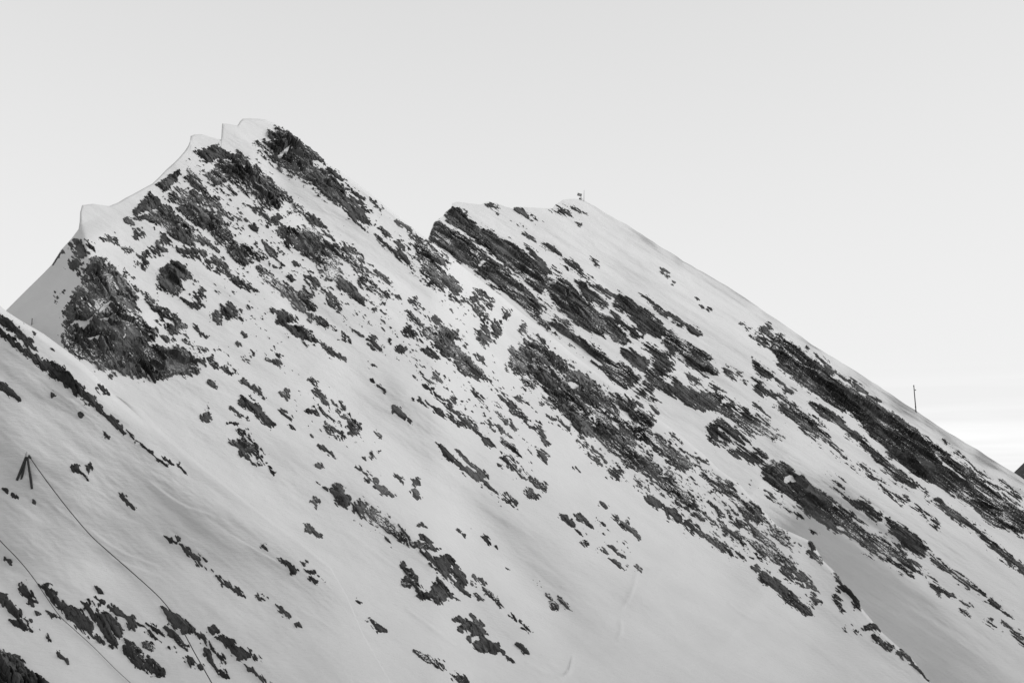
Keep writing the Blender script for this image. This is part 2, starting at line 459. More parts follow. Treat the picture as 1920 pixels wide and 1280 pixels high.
# ------------------------------------------------------------------ large structure
xs_main = np.concatenate([np.arange(-700, -40, 16), np.arange(-40, 1960, 2.6), np.arange(1960, 2600, 16)])
def build_sheet(name, sheet, x0, x1, ybot, label, cat):
    extra = TOPS[sheet][:, 0]
    keep = np.abs(xs_main[:, None] - extra[None]).min(1) > 0.9
    xs = np.unique(np.concatenate([xs_main[keep], extra])); xs = xs[(xs >= x0) & (xs <= x1)]
    yt = interp(xs, TOPS[sheet]); yb = ybot(xs)
    n = 430
    v = np.linspace(0, 1, n) ** 1.25
    xg = np.arange(x0 - 100, x1 + 100, 2.0); kern = np.exp(-np.linspace(-2.5, 2.5, 61) ** 2); kern /= kern.sum()
    ys = np.interp(xs, xg, np.convolve(np.pad(interp(xg, TOPS[sheet]), 30, mode='edge'), kern, 'valid'))
    X = np.repeat(xs[None], n, 0)
    Y = ys[None] + v[:, None] * (yb - ys)[None] + (yt - ys)[None] * np.exp(-v / 0.06)[:, None]
    P = surf(sheet, X, Y)
    if sheet == 'A':
        # below its crest the shoulder passes under the peak's snow instead of ending at the seam
        fade = sstep(200, 330, xs); away0 = P[0] / np.linalg.norm(P[0], axis=1)[:, None]
        ext = []
        for k, d in enumerate((36.0, 24.0, 14.0, 7.0, 3.0)):
            e_ = surf(sheet, xs, yt - d * fade)
            ext.append(e_ + away0 * (0.01 * (5 - k) + fade * 0.028 * d)[:, None])
        P = np.concatenate([np.stack(ext), P], 0)
    back = []
    away = P[0].copy(); away[:, 2] = 0; away /= np.linalg.norm(away, axis=1)[:, None]
    for ln, dr in ((160, 150), (70, 60), (25, 17), (8, 4.5), (3, 1.3), (1, .35), (.35, .08)):
        back.append(P[0] + away * ln + np.array([0, 0, -dr]))
    P = np.concatenate([np.stack(back), P], 0)
    o = mesh_np(name, P.reshape(-1, 3), grid_quads(P.shape[0], P.shape[1]), SNOW)
    return tag(o, label, cat, None, "structure")

MTN = {}
MTN['C'] = build_sheet("rear_mountain", 'C', 700, 2500, lambda x: np.minimum(interp(x, TOP_B) + 130, 1750.0), "long snowy ridge behind the main peak, slanting down past the lone pole", "mountain")
MTN['B'] = build_sheet("main_mountain", 'B', -400, 2150, lambda x: np.maximum(np.minimum(np.full_like(x, 1752.0), interp(x, TOP_A) + 120), interp(x, TOP_B) + 5), "steep snow covered peak with corniced summit and broken rock bands", "mountain")
MTN['A'] = build_sheet("near_hill", 'A', -700, 1150, lambda x: np.full_like(x, 1756.0), "shaded snow shoulder carrying the cable tripod", "hill")

VALLEY = plain("low_bounce_valley", 0.16, 0.9, 0, 0.6, 0.004)  # unseen floor, kept dark so that little light bounces onto the slope
g = mesh_np("ground", np.array([(-30000, -30000, -50), (30000, -30000, -50), (30000, 30000, -50), (-30000, 30000, -50)], float), np.array([[0, 1, 2, 3]]), VALLEY)
tag(g, "unseen valley floor far below the mountain, made dark to bounce little light", "ground", None, "structure")

def added_shade_mountain():
    """unseen snowy ridge, added on the right to keep low sun off the foot of the slope"""
    ys = np.linspace(-700, 520, 90); us = np.linspace(-1, 1, 41)
    crest = interp(ys, [(-700, 60), (-450, 130), (-250, 190), (-60, 184), (120, 192), (260, 145), (400, 30), (520, -50)]) + 12 * fbm(ys / 90, ys * 0 + .4, 4, 31)
    rows = []
    for u in us:
        rr = (1 - abs(u)) ** 0.9
        z = -52 + (crest + 52) * rr + 10 * fbm(ys / 60 + 3 * u, ys * 0 + u * 4, 3, 33) * rr * min(1, abs(u) * 4)
        rows.append(np.stack([470 + 0.12 * ys + u * 230 + 0 * ys, ys, z], -1))
    P = np.stack(rows)
    o = mesh_np("added_shade_mountain", P.reshape(-1, 3), grid_quads(P.shape[0], P.shape[1]), SNOW)
    tag(o, "snowy ridge added out of view to shade the foot of the slope", "mountain", None, "structure")
added_shade_mountain()  # added for the shade it casts on the lower slope

def far_mountain():
    xs = np.linspace(1850, 3400, 120); D = 3600.0
    r = rays(xs, np.full_like(xs, YH)); az = r[:, :2] / np.linalg.norm(r[:, :2], axis=1)[:, None]
    ridge = interp(xs, [(1850, 90), (1890, 122), (1905, 140), (1922, 160), (1960, 205), (2060, 260), (2200, 180), (2500, 330), (2900, 240), (3400, 60)]) + 14 * perlin(xs / 40, xs * 0 + .3, 5)
    rows = []
    for k, f in enumerate(np.linspace(-1, 1, 25)):
        hgt = ridge * (1 - abs(f)) ** 1.1 - 50 * abs(f)
        d = D + f * 700
        n = 18 * perlin(xs / 55 + k * .9, xs * 0 + k * .37, 9) * (1 - abs(f)) * min(1, abs(f) * 4)
        rows.append(np.stack([az[:, 0] * d, az[:, 1] * d, hgt + n], -1))
    P = np.stack(rows)
    o = mesh_np("far_mountain", P.reshape(-1, 3), grid_quads(P.shape[0], P.shape[1]), rock_material("far_rock", 0.03, 0.10, 2.05, False, 60.0))
    tag(o, "small distant mountain just showing behind the end of the ridge", "mountain", None, "structure")
far_mountain()

# ------------------------------------------------------------------ rock outcrops: (sheet, tile, style, outline in tile coordinates, label, holes)
# style: s solid, m broken by snow, b mere specks
R = []
def rk(sheet, tile, style, flat, label=None, holes=()):
    R.append((sheet, style, px(tile, flat), label, [px(tile, h) for h in holes]))
# --- main mountain (B)
rk('B',2,'s',[300,150, 340,125, 430,140, 470,190, 540,240, 600,290, 615,320, 570,300, 560,340, 640,380, 740,460, 745,490, 690,530, 640,510, 560,440, 480,390, 400,350, 330,300, 290,250, 250,225, 250,205, 320,195, 360,190, 305,175], "dark rock band just below the snowy summit", [[360,275, 400,240, 430,215, 440,225, 400,270, 370,290],[555,300,585,325,600,345,560,330]])
rk('B',2,'s',[520,215, 560,240, 605,275, 600,285, 550,255])
rk('B',2,'s',[625,350, 650,340, 700,380, 740,415, 690,400, 640,375])
rk('B',2,'m',[745,440, 775,455, 845,510, 840,528, 780,492])
rk('B',2,'m',[690,530, 750,490, 800,510, 840,540, 880,580, 895,625, 850,600, 900,655, 860,680, 830,660, 760,620, 745,575, 700,560])
rk('B',2,'m',[875,515, 910,530, 900,545])
rk('B',2,'m',[920,555, 945,575, 935,580])
rk('B',2,'s',[1020,635, 1050,645, 1075,670, 1060,670])
rk('B',2,'s',[915,680, 940,670, 1000,715, 990,735, 950,720])
rk('B',2,'s',[900,710, 950,750, 990,790, 1040,810, 1080,830, 1100,870, 1120,910, 1080,890, 1030,850, 960,780])
rk('B',2,'m',[1010,750, 1050,760, 1085,795, 1060,795])
rk('B',2,'m',[1075,680,1110,685,1150,740,1100,720])
rk('B',2,'m',[1100,770, 1150,745, 1190,760, 1230,790, 1270,830, 1305,860, 1280,890, 1320,930, 1370,990, 1380,1050, 1350,1090, 1290,1050, 1240,1000, 1180,960, 1120,910, 1190,890, 1140,850, 1100,830, 1150,820], "broken rock at the notch between the peak and the ridge")
rk('B',2,'m',[1160,960, 1200,950, 1250,1000, 1240,1020, 1190,1000])
rk('B',3,'m',[300,640, 340,600, 380,620, 430,670, 420,700, 390,700, 410,750, 400,800, 410,870, 415,930, 380,920, 335,850, 360,810, 330,740, 300,690, 240,680, 250,640], "upright rock pillar in the gully below the notch")
rk('B',3,'m',[415,780, 470,760, 490,720, 530,720, 520,750, 490,800, 470,860, 440,890, 425,850])
rk('B',3,'m',[570,830,600,790,605,830,640,880,600,860])
rk('B',1,'s',[1095,245, 1150,235, 1215,215, 1260,260, 1300,270, 1290,300, 1240,290, 1200,290, 1150,320, 1110,290])
rk('B',1,'s',[1290,275, 1330,265, 1400,310, 1430,350, 1490,400, 1540,450, 1600,500, 1650,540, 1720,600, 1790,650, 1805,675, 1760,660, 1700,610, 1640,590, 1640,560, 1560,500, 1570,560, 1540,590, 1470,550, 1400,490, 1340,470, 1280,420, 1210,440, 1150,380, 1200,330, 1240,300, 1290,330], "long rock rib running down from the cornices")
rk('B',1,'m',[1385,540,1430,550,1480,590,1540,600,1570,580,1620,600,1580,630,1560,665,1500,660,1460,620,1420,595])
rk('B',1,'m',[1265,440, 1290,435, 1330,480, 1310,510, 1270,470])
rk('B',2,'m',[340,690, 380,660, 440,670, 480,690, 560,690, 620,740, 700,790, 760,820, 800,880, 860,940, 920,1000, 990,1050, 950,1080, 890,1040, 830,1010, 790,950, 760,880, 720,850, 690,960, 640,970, 600,930, 580,890, 530,850, 490,840, 460,800, 390,770, 360,720], "wide rock band in the middle of the peak")
rk('B',2,'b',[560,690,640,700,720,740,800,800,880,890,830,880,760,810,680,770])
rk('B',2,'m',[480,590, 520,580, 560,620, 610,660, 600,675, 540,640, 490,610])
rk('B',1,'s',[860,440, 930,400, 1000,355, 1010,380, 980,410, 960,450, 910,480, 890,460])
rk('B',1,'m',[1010,400, 1050,360, 1100,390, 1130,440, 1180,470, 1220,500, 1230,560, 1200,540, 1150,560, 1100,540, 1050,530, 950,530, 915,500, 960,460, 1000,450, 1060,440])
rk('B',1,'s',[745,590, 790,530, 830,480, 880,510, 920,540, 870,570, 800,590, 760,610])
rk('B',1,'s',[760,620, 860,590, 900,560, 950,560, 990,600, 1040,650, 1080,690, 1090,740, 1040,770, 980,740, 930,700, 900,650, 860,640, 800,630], "dark crag on the left arete under the cornice")
rk('B',1,'s',[990,560, 1050,540, 1100,560, 1180,600, 1240,640, 1290,700, 1330,760, 1400,790, 1450,810, 1490,850, 1440,850, 1380,820, 1400,870, 1370,890, 1310,850, 1270,790, 1220,750, 1180,700, 1100,670, 1050,640, 1010,600], "straight dark rock rib beside the wide snow gully")
rk('B',1,'s',[1460,750, 1500,760, 1530,800, 1510,830, 1480,790])
rk('B',1,'m',[860,680, 920,700, 960,750, 1020,800, 1080,790, 1150,800, 1170,830, 1120,860, 1060,850, 1000,820, 960,780, 900,740])
rk('B',1,'m',[1100,720, 1150,740, 1200,790, 1230,820, 1180,790, 1130,760])
rk('B',1,'m',[1130,850, 1170,840, 1250,870, 1290,900, 1330,950, 1390,1000, 1420,1030, 1390,1045, 1330,1010, 1270,970, 1220,940, 1180,910, 1150,890])
rk('B',1,'m',[1420,890, 1450,880, 1510,930, 1580,990, 1650,1030, 1700,1010, 1750,1060, 1740,1100, 1680,1080, 1700,1130, 1760,1160, 1730,1180, 1660,1130, 1600,1080, 1530,1010, 1480,970, 1430,930])
rk('B',1,'s',[1390,665, 1420,655, 1445,690, 1420,700])
rk('B',1,'b',[1210,600, 1280,590, 1340,610, 1350,630, 1290,640])
rk('B',1,'s',[690,630, 720,625, 745,650, 715,650])
rk('B',1,'m',[735,690, 790,680, 830,710, 770,740, 735,730, 740,710])
rk('B',1,'b',[570,740, 620,720, 680,745, 640,760, 590,750])
rk('B',1,'s',[690,790, 720,785, 740,800, 715,810])
rk('B',1,'m',[760,830, 790,810, 830,790, 880,760, 930,800, 920,830, 880,850, 820,840, 835,880, 800,915, 760,895, 750,870])
rk('B',1,'m',[405,740, 440,735, 470,760, 520,780, 525,800, 480,820, 470,860, 430,900, 460,920, 430,940, 380,910, 375,885, 410,850, 420,800, 390,770])
rk('B',1,'s',[500,890, 530,860, 560,850, 620,890, 660,930, 700,970, 740,1020, 770,1070, 760,1130, 800,1190, 850,1250, 870,1292, 820,1322, 880,1332, 950,1362, 1010,1362, 1080,1402, 1110,1452, 1090,1492, 1020,1502, 960,1472, 920,1532, 850,1527, 780,1512, 700,1492, 640,1472, 560,1442, 480,1422, 410,1382, 360,1342, 350,1292, 360,1222, 380,1172, 370,1132, 400,1072, 440,1000, 470,950],
   "massive dark rock buttress at the foot of the left arete", [[385,1232, 420,1192, 500,1202, 470,1237, 430,1237],[490,1192, 560,1132, 620,1082, 600,1112, 530,1162, 510,1192],[550,1187, 620,1172, 600,1192],[500,1292, 560,1277, 540,1307],[680,1307, 700,1272, 695,1297],[520,1420,550,1405,540,1428],[770,1440,800,1480,790,1490]])
rk('B',1,'b',[500,870,530,835,600,860,700,920,740,945,690,930,610,880,540,860])
rk('B',1,'b',[265,1030, 310,1030, 370,1025, 340,1050, 320,1090, 300,1100, 310,1060])
rk('B',1,'s',[290,880, 335,812, 345,815, 300,878])
rk('B',1,'m',[780,1020, 830,1050, 880,1080, 860,1100, 920,1130, 980,1160, 1020,1200, 1030,1240, 990,1240, 940,1190, 920,1180, 960,1230, 1010,1300, 1050,1300, 1100,1330, 1150,1360, 1140,1370, 1080,1340, 1010,1315, 950,1270, 900,1210, 850,1160, 800,1080])
rk('B',1,'s',[880,980, 910,910, 960,860, 1000,870, 1040,910, 1090,970, 1050,960, 1000,960, 1010,1000, 990,1055, 930,1040, 890,1010])
rk('B',1,'m',[1080,1040, 1130,1015, 1165,1050, 1160,1100, 1120,1080, 1130,1110, 1100,1135, 1060,1110, 1000,1070, 1010,1060, 1060,1090, 1090,1080])
rk('B',1,'m',[1190,1160, 1230,1110, 1280,1095, 1320,1140, 1370,1190, 1350,1200, 1300,1180, 1270,1200, 1250,1170, 1220,1210, 1185,1190])
rk('B',1,'s',[1485,1150, 1510,1130, 1570,1140, 1600,1170, 1560,1190, 1540,1150])
rk('B',9,'s',[0,85, 40,70, 100,120, 90,150, 130,150, 200,200, 230,235, 210,260, 150,230, 80,190, 30,150, 0,130])
rk('B',9,'s',[235,235, 300,280, 380,340, 340,330, 270,290])
rk('B',9,'m',[60,0, 150,-10, 210,30, 215,70, 170,90, 130,60, 90,40])
rk('B',9,'m',[200,90, 260,110, 310,150, 330,175, 290,160, 240,140])
rk('B',2,'m',[390,940, 420,935, 465,970, 440,980])
rk('B',2,'m',[470,905, 510,910, 570,950, 600,1000, 610,1030, 560,1000, 500,950])
rk('B',2,'m',[610,1040, 640,1040, 700,1080, 720,1110, 690,1120, 650,1100])
rk('B',2,'s',[440,870, 470,865, 485,885, 455,893])
rk('B',2,'s',[690,980, 720,945, 770,980, 800,1030, 850,1080, 845,1105, 800,1090, 760,1040, 710,1020])
rk('B',2,'m',[895,910, 930,915, 1000,980, 1000,998, 940,970, 900,940])
rk('B',2,'s',[890,1128,905,1120,912,1135,900,1143])
rk('B',2,'s',[1020,1050,1040,1048,1040,1065])
rk('B',9,'m',[270,5, 330,5, 370,45, 350,75, 320,50, 290,30])
rk('B',9,'s',[440,0, 480,0, 497,25, 470,35])
rk('B',9,'s',[535,50, 550,48, 555,65, 540,70])
rk('B',9,'m',[735,10, 770,0, 800,40, 820,60, 780,50])
rk('B',9,'b',[690,70, 730,60, 780,100, 830,140, 820,165, 770,150, 720,110])
rk('B',9,'m',[850,120, 880,100, 910,130, 880,155])
rk('B',9,'m',[690,180, 720,140, 770,180, 810,240, 780,255, 740,220, 710,210])
rk('B',9,'s',[830,200, 880,180, 930,155, 1000,185, 1020,230, 990,230, 1000,260, 1060,320, 1110,370, 1160,430, 1150,460, 1100,450, 1050,410, 1000,380, 960,330, 920,300, 880,260], "grey rock hump below the rock pillar")
rk('B',9,'s',[800,290, 835,262, 880,300, 905,340, 880,350, 840,310])
rk('B',9,'m',[500,230, 540,205, 560,225, 555,245, 590,270, 600,310, 550,290, 510,255])
rk('B',9,'s',[615,225, 630,222, 630,250])
rk('B',9,'m',[660,290, 680,260, 710,290, 690,305])
rk('B',9,'m',[350,235, 370,195, 410,240, 380,250])
rk('B',9,'s',[425,172, 445,180, 475,208, 450,197])
rk('B',9,'s',[515,365, 540,355, 555,380, 530,380])
rk('B',9,'s',[520,450, 535,440, 545,475, 600,505, 600,518, 560,490])
rk('B',9,'m',[1040,250,1060,255,1060,275,1045,270])
rk('B',9,'m',[1110,310,1150,330,1165,375,1130,350])
rk('B',9,'m',[1170,430,1195,450,1210,480,1190,475])
rk('B',9,'m',[640,600, 660,615, 700,635, 740,680, 745,700, 700,670, 650,630])
rk('B',9,'m',[170,450, 190,440, 215,465, 200,470])
rk('B',9,'m',[195,510, 240,520, 280,570, 310,590, 290,607, 240,580, 210,540])
rk('B',9,'s',[345,575, 375,600, 380,625, 355,600])
rk('B',9,'s',[20,520, 50,495, 65,520, 50,575, 35,545])
rk('B',9,'s',[155,630, 190,610, 240,635, 220,648])
rk('B',9,'s',[240,610, 265,640, 250,640])
rk('B',9,'m',[0,615, 40,640, 85,675, 80,685, 40,660])
rk('B',9,'s',[365,660, 390,640, 410,670, 460,700, 465,740, 440,765, 400,750, 375,710, 385,680])
rk('B',9,'m',[260,720, 290,690, 330,720, 380,760, 385,795, 350,790, 330,750, 290,760])
rk('B',9,'m',[230,820, 260,820, 300,855, 335,890, 310,880, 260,845])
rk('B',9,'s',[185,755, 205,768, 195,772])
rk('B',9,'s',[540,745, 575,770, 570,777])
rk('B',9,'s',[505,860, 525,855, 545,890, 530,895])
rk('B',9,'s',[555,845, 580,848, 567,860])
rk('B',9,'s',[220,930, 240,922, 240,938])
rk('B',9,'s',[475,890,488,885,495,905])
rk('B',9,'s',[65,700,80,705,92,725,75,718])
rk('B',9,'m',[760,560, 800,540, 850,570, 900,610, 960,640, 1000,670, 1050,690, 1020,710, 960,680, 900,645, 830,600])
rk('B',9,'m',[810,480, 840,490, 900,530, 940,570, 920,575, 860,530])
rk('B',9,'b',[735,412, 760,420, 805,455, 780,455])
rk('B',9,'m',[850,430, 880,430, 930,465, 900,470])
rk('B',9,'m',[930,600, 970,585, 985,620, 1010,620, 1030,650, 980,650, 940,630])
rk('B',9,'s',[1010,655, 1060,670, 1130,740, 1190,790, 1220,820, 1190,835, 1140,780, 1080,730, 1030,700])
rk('B',9,'m',[1070,490, 1100,480, 1130,530, 1160,570, 1130,580, 1090,540])
rk('B',9,'m',[965,550, 985,540, 1000,560, 985,585])
rk('B',9,'m',[1230,535, 1260,545, 1300,570, 1340,590, 1380,640, 1410,680, 1390,700, 1340,660, 1290,620, 1250,580])
rk('B',9,'m',[1430,690, 1480,690, 1500,740, 1500,780, 1520,810, 1480,790, 1440,750, 1410,720])
rk('B',9,'b',[1310,505, 1360,540, 1400,580, 1390,590, 1340,560])
rk('B',9,'m',[1175,680, 1210,705, 1190,712])
rk('B',9,'m',[1305,690, 1335,730, 1310,725])
rk('B',9,'s',[1245,765, 1280,790, 1330,830, 1370,890, 1330,875, 1280,840, 1250,800])
rk('B',9,'s',[1440,820, 1480,840, 1510,890, 1495,910, 1455,870])
rk('B',9,'b',[1230,840, 1290,850, 1340,910, 1400,960, 1370,1000, 1310,970, 1250,920])
rk('B',9,'m',[1410,1000, 1450,1010, 1500,1050, 1490,1075, 1440,1040])
rk('B',9,'b',[1385,1075, 1420,1065, 1460,1110, 1450,1128, 1400,1100])
rk('B',9,'s',[890,800, 920,825, 980,880, 1000,900, 950,895, 910,845])
rk('B',9,'m',[985,900, 1040,920, 1080,970, 1070,980, 1010,935])
rk('B',9,'s',[1010,850, 1050,890, 1110,940, 1170,985, 1170,1000, 1120,970, 1060,910])
rk('B',9,'m',[1080,980, 1110,970, 1150,1020, 1220,1075, 1240,1100, 1180,1060, 1110,1010])
rk('B',9,'s',[1275,1075, 1300,1090, 1350,1140, 1335,1155, 1290,1110])
rk('B',9,'b',[1235,1095, 1280,1120, 1335,1165, 1305,1168])
rk('B',9,'s',[1665,945,1680,955,1690,966,1675,960])
rk('B',9,'b',[440,935, 490,965, 555,1015, 500,988])
rk('B',9,'s',[550,1045, 600,1075, 645,1105, 590,1082])
rk('B',9,'s',[660,985, 690,1005, 702,1027])
rk('B',9,'s',[760,1010, 790,1005, 815,1035, 790,1045, 765,1035])
rk('B',9,'s',[750,1075, 770,1070, 795,1110, 790,1122])
rk('B',9,'s',[490,1010, 505,1005, 505,1025])
rk('B',9,'s',[190,1130, 215,1110, 230,1150, 215,1160])
rk('B',9,'s',[260,1055, 310,1045, 345,1025, 385,1055, 370,1080, 410,1110, 400,1150, 380,1185, 340,1150, 320,1110, 290,1080])
rk('B',9,'m',[430,1140, 460,1120, 500,1160, 530,1180, 520,1200, 480,1210, 420,1190])
rk('B',7,'m',[60,310, 100,260, 150,300, 200,320, 270,370, 340,415, 380,480, 390,515, 340,500, 280,470, 210,420, 150,370, 90,340])
rk('B',7,'s',[410,520, 420,490, 470,505, 555,532, 480,530])
rk('B',7,'s',[430,450, 470,460, 515,500, 490,500, 440,470])
rk('B',7,'s',[420,400, 445,380, 470,410, 440,410])
rk('B',7,'s',[435,540, 480,560, 540,580, 590,560, 630,600, 620,630, 580,650, 610,690, 580,690, 530,650, 490,600])
rk('B',7,'s',[605,640, 640,625, 690,690, 700,725, 680,745, 640,700])
rk('B',7,'s',[600,690, 640,720, 720,800, 690,785, 640,740])
rk('B',7,'s',[340,700, 350,650, 390,640, 430,690, 420,720, 460,760, 490,770, 510,730, 540,705, 580,750, 590,800, 570,825, 520,815, 450,800, 410,750, 345,735])
rk('B',7,'s',[330,640, 345,612, 355,625, 340,645])
rk('B',7,'s',[590,785, 620,790, 665,820, 620,805])
rk('B',7,'s',[790,745, 830,770, 880,810, 915,865, 870,840, 820,800])
rk('B',7,'s',[740,680, 780,702, 802,732, 775,712])
rk('B',7,'s',[740,780, 790,820, 765,812])
rk('B',7,'s',[720,715, 745,740, 730,735])
rk('B',7,'s',[945,895, 1000,935, 1040,965, 1070,1000, 1030,982, 980,938])
rk('B',7,'s',[625,930, 640,910, 690,915, 700,930, 770,965, 815,1010, 780,1005, 740,1010, 720,1045, 700,1030, 720,1000, 650,985, 660,960, 690,950])
rk('B',7,'s',[740,1060, 770,1030, 820,1040, 870,1065, 890,1095, 860,1115, 800,1105, 750,1085])
rk('B',7,'s',[890,1090, 917,1103, 905,1115])
rk('B',7,'s',[720,905,755,925,790,955,765,945])
rk('B',7,'s',[975,1065, 1000,1060, 1045,1115, 1040,1122, 1000,1095])
rk('B',7,'b',[930,1130,960,1140,955,1160])
rk('B',7,'s',[150,935, 165,925, 210,960, 240,992, 200,980])
rk('B',7,'s',[90,818, 115,832, 105,836])
rk('B',7,'s',[400,1100, 420,1085, 470,1120, 530,1155, 535,1190, 490,1170, 440,1135])
rk('B',7,'m',[540,1145, 570,1165, 600,1220, 640,1220, 700,1270, 740,1300, 660,1280, 610,1250, 570,1200])
rk('B',7,'s',[645,425, 662,433, 655,437])
rk('B',7,'s',[685,450,697,452,692,462])
rk('B',7,'b',[700,400, 725,405, 752,428, 720,422])
rk('B',7,'s',[780,465, 800,460, 840,510, 815,515])
rk('B',7,'s',[850,520, 870,505, 872,530])
rk('B',7,'s',[925,640,937,645,930,653])
rk('B',7,'b',[1065,715,1095,720,1090,732])
rk('B',7,'s',[1145,790, 1162,780, 1180,820, 1160,802])
rk('B',7,'s',[1155,830, 1190,820, 1220,845, 1210,870, 1170,865])
rk('B',7,'b',[1210,800, 1272,860, 1240,862])
rk('B',7,'s',[1225,345, 1250,350, 1310,395, 1300,415, 1260,390])
rk('B',7,'s',[1305,340, 1330,335, 1370,375, 1410,420, 1360,385, 1320,370])
rk('B',7,'s',[1300,420, 1350,450, 1330,452])
rk('B',7,'s',[1350,490, 1380,500, 1370,525])
rk('B',7,'m',[1400,520, 1440,515, 1490,560, 1460,555, 1420,535])
rk('B',7,'s',[1480,580, 1520,590, 1575,640, 1530,620])
rk('B',7,'m',[1490,510, 1520,510, 1540,550, 1580,580, 1540,570])
rk('B',7,'s',[1430,275, 1460,270, 1480,300, 1450,290])
rk('B',7,'m',[1505,340, 1540,350, 1545,380, 1520,365])
rk('B',7,'s',[1555,390, 1590,380, 1640,440, 1660,475, 1610,440, 1565,410])
rk('B',7,'s',[1430,370, 1475,398, 1460,394])
rk('B',7,'s',[1645,630, 1672,655, 1660,652])
rk('B',7,'s',[400,150, 430,140, 460,180, 420,180])
rk('B',7,'s',[390,210, 415,215, 440,260, 410,240])
rk('B',7,'s',[195,185, 230,195, 290,240, 230,215])
rk('B',7,'s',[305,125, 345,158, 335,160])
# the big broken band
rk('B',10,'m',[150,190, 180,120, 250,90, 300,50, 340,60, 400,110, 460,170, 510,210, 550,240, 610,270, 680,310, 720,350, 760,340, 830,390, 900,430, 980,500, 960,540, 1000,580, 1060,640, 1130,700, 1190,760, 1140,780, 1070,740, 1000,690, 940,640, 880,620, 830,640, 880,680, 960,720, 1030,780, 1080,800, 1090,860, 1150,880, 1200,930, 1180,950, 1240,1000, 1310,1040, 1380,1100, 1450,1150, 1530,1180, 1600,1200, 1680,1250, 1750,1300, 1640,1300, 1560,1230, 1480,1200, 1420,1160, 1360,1110, 1270,1060, 1200,1040, 1140,970, 1090,940, 1020,890, 960,850, 900,810, 830,760, 760,710, 690,640, 640,580, 560,590, 510,530, 470,460, 400,430, 350,390, 380,360, 320,320, 270,330, 230,280, 260,260, 200,240],
   "broad broken band of snow flecked rock crossing the middle of the slope", [[490,290, 540,280, 550,310, 510,325],[740,505, 770,520, 775,550, 745,530],[590,600, 640,600, 690,650, 640,650],[780,450,820,460,840,500,790,490]])
rk('B',10,'b',[380,450, 430,490, 490,540, 560,600, 610,650, 660,690, 720,750, 780,770, 840,820, 900,850, 950,900, 930,900, 860,850, 800,850, 740,820, 700,750, 650,740, 600,680, 540,600, 470,540, 410,490])
rk('B',10,'s',[920,930, 950,915, 1010,950, 1020,980, 990,1000, 950,970])
rk('B',10,'m',[1030,990, 1100,1010, 1180,1060, 1240,1120, 1310,1160, 1370,1200, 1440,1230, 1520,1270, 1480,1280, 1400,1240, 1300,1200, 1240,1160, 1160,1120, 1100,1060, 1050,1030])
rk('B',10,'m',[1225,810, 1240,780, 1290,820, 1360,850, 1430,900, 1490,950, 1560,980, 1600,1040, 1650,1080, 1720,1130, 1780,1200, 1740,1220, 1680,1180, 1640,1120, 1570,1080, 1500,1050, 1430,1000, 1370,930, 1310,880, 1260,850])
rk('B',10,'b',[1060,760,1120,800,1200,870,1290,940,1400,1010,1520,1080,1600,1140,1640,1200,1560,1170,1450,1110,1330,1030,1220,940,1120,860])
rk('B',10,'s',[1500,905, 1550,940, 1620,1000, 1640,1035, 1590,1010, 1530,950])
rk('B',10,'m',[1000,540, 1050,550, 1110,600, 1130,630, 1080,600, 1030,570])
rk('B',10,'b',[1150,670, 1200,680, 1280,720, 1310,755, 1260,740, 1190,710])
rk('B',8,'s',[380,640, 410,625, 430,650, 410,665])
rk('B',8,'s',[425,680, 450,660, 500,690, 550,730, 600,780, 660,830, 720,870, 725,900, 690,905, 640,870, 580,830, 530,780, 470,730])
rk('B',8,'m',[390,540, 440,530, 500,560, 560,610, 620,640, 690,700, 740,750, 745,770, 700,750, 640,700, 590,680, 540,640, 480,610, 420,580])
rk('B',8,'b',[540,650, 600,690, 640,730, 620,735, 570,700])
rk('B',8,'s',[705,490, 730,495, 750,530, 730,530])
rk('B',8,'s',[690,550, 720,545, 780,590, 775,610, 720,580])
rk('B',8,'s',[830,655, 850,650, 890,720, 940,760, 990,830, 1000,870, 975,860, 930,800, 880,750], "thin dark rock edge standing out against the shaded gully")
rk('B',8,'s',[835,790, 860,790, 890,825, 860,815])
rk('B',8,'s',[850,830, 880,840, 915,885, 880,880])
rk('B',8,'m',[690,795, 730,800, 775,835, 740,830])
rk('B',8,'s',[1005,970, 1040,945, 1080,955, 1110,1000, 1060,980, 1020,985])
rk('B',8,'s',[1050,1010, 1090,1030, 1150,1060, 1180,1085, 1160,1100, 1110,1070, 1060,1035])
rk('B',8,'s',[1195,1110,1220,1100, 1250,1105, 1290,1160, 1340,1220, 1385,1275, 1360,1280, 1310,1210, 1250,1150])
rk('B',8,'b',[905,965, 940,985, 982,1018, 945,1000])
rk('B',8,'s',[940,955, 982,990, 965,985])
rk('B',8,'s',[950,850,965,855,960,870])
rk('B',8,'s',[855,760,880,775,870,778])
rk('B',5,'m',[1120,670, 1145,625, 1155,598, 1175,600, 1160,630, 1180,685, 1140,680])
rk('B',5,'s',[1330,590, 1345,550, 1400,570, 1450,600, 1490,650, 1540,700, 1530,725, 1470,700, 1400,640], "smooth grey rock slab below the buttress")
rk('B',5,'s',[1395,545, 1425,570, 1410,570])
rk('B',5,'s',[1290,605, 1330,630, 1350,660, 1310,630])
rk('B',5,'s',[1355,650,1390,675,1375,670])
rk('B',5,'s',[1265,700, 1290,685, 1330,700, 1290,697])
rk('B',5,'m',[1300,810, 1330,780, 1340,740, 1400,760, 1410,790, 1440,820, 1490,870, 1500,910, 1520,950, 1470,940, 1420,920, 1370,890, 1330,850])
rk('B',5,'s',[1515,962, 1532,968, 1528,980])
rk('B',5,'s',[1160,330, 1185,320, 1220,360, 1215,390, 1180,370])
rk('B',5,'m',[1225,380, 1270,360, 1320,400, 1325,440, 1290,430, 1250,405])
rk('B',5,'s',[1335,455, 1360,450, 1380,475, 1355,475])
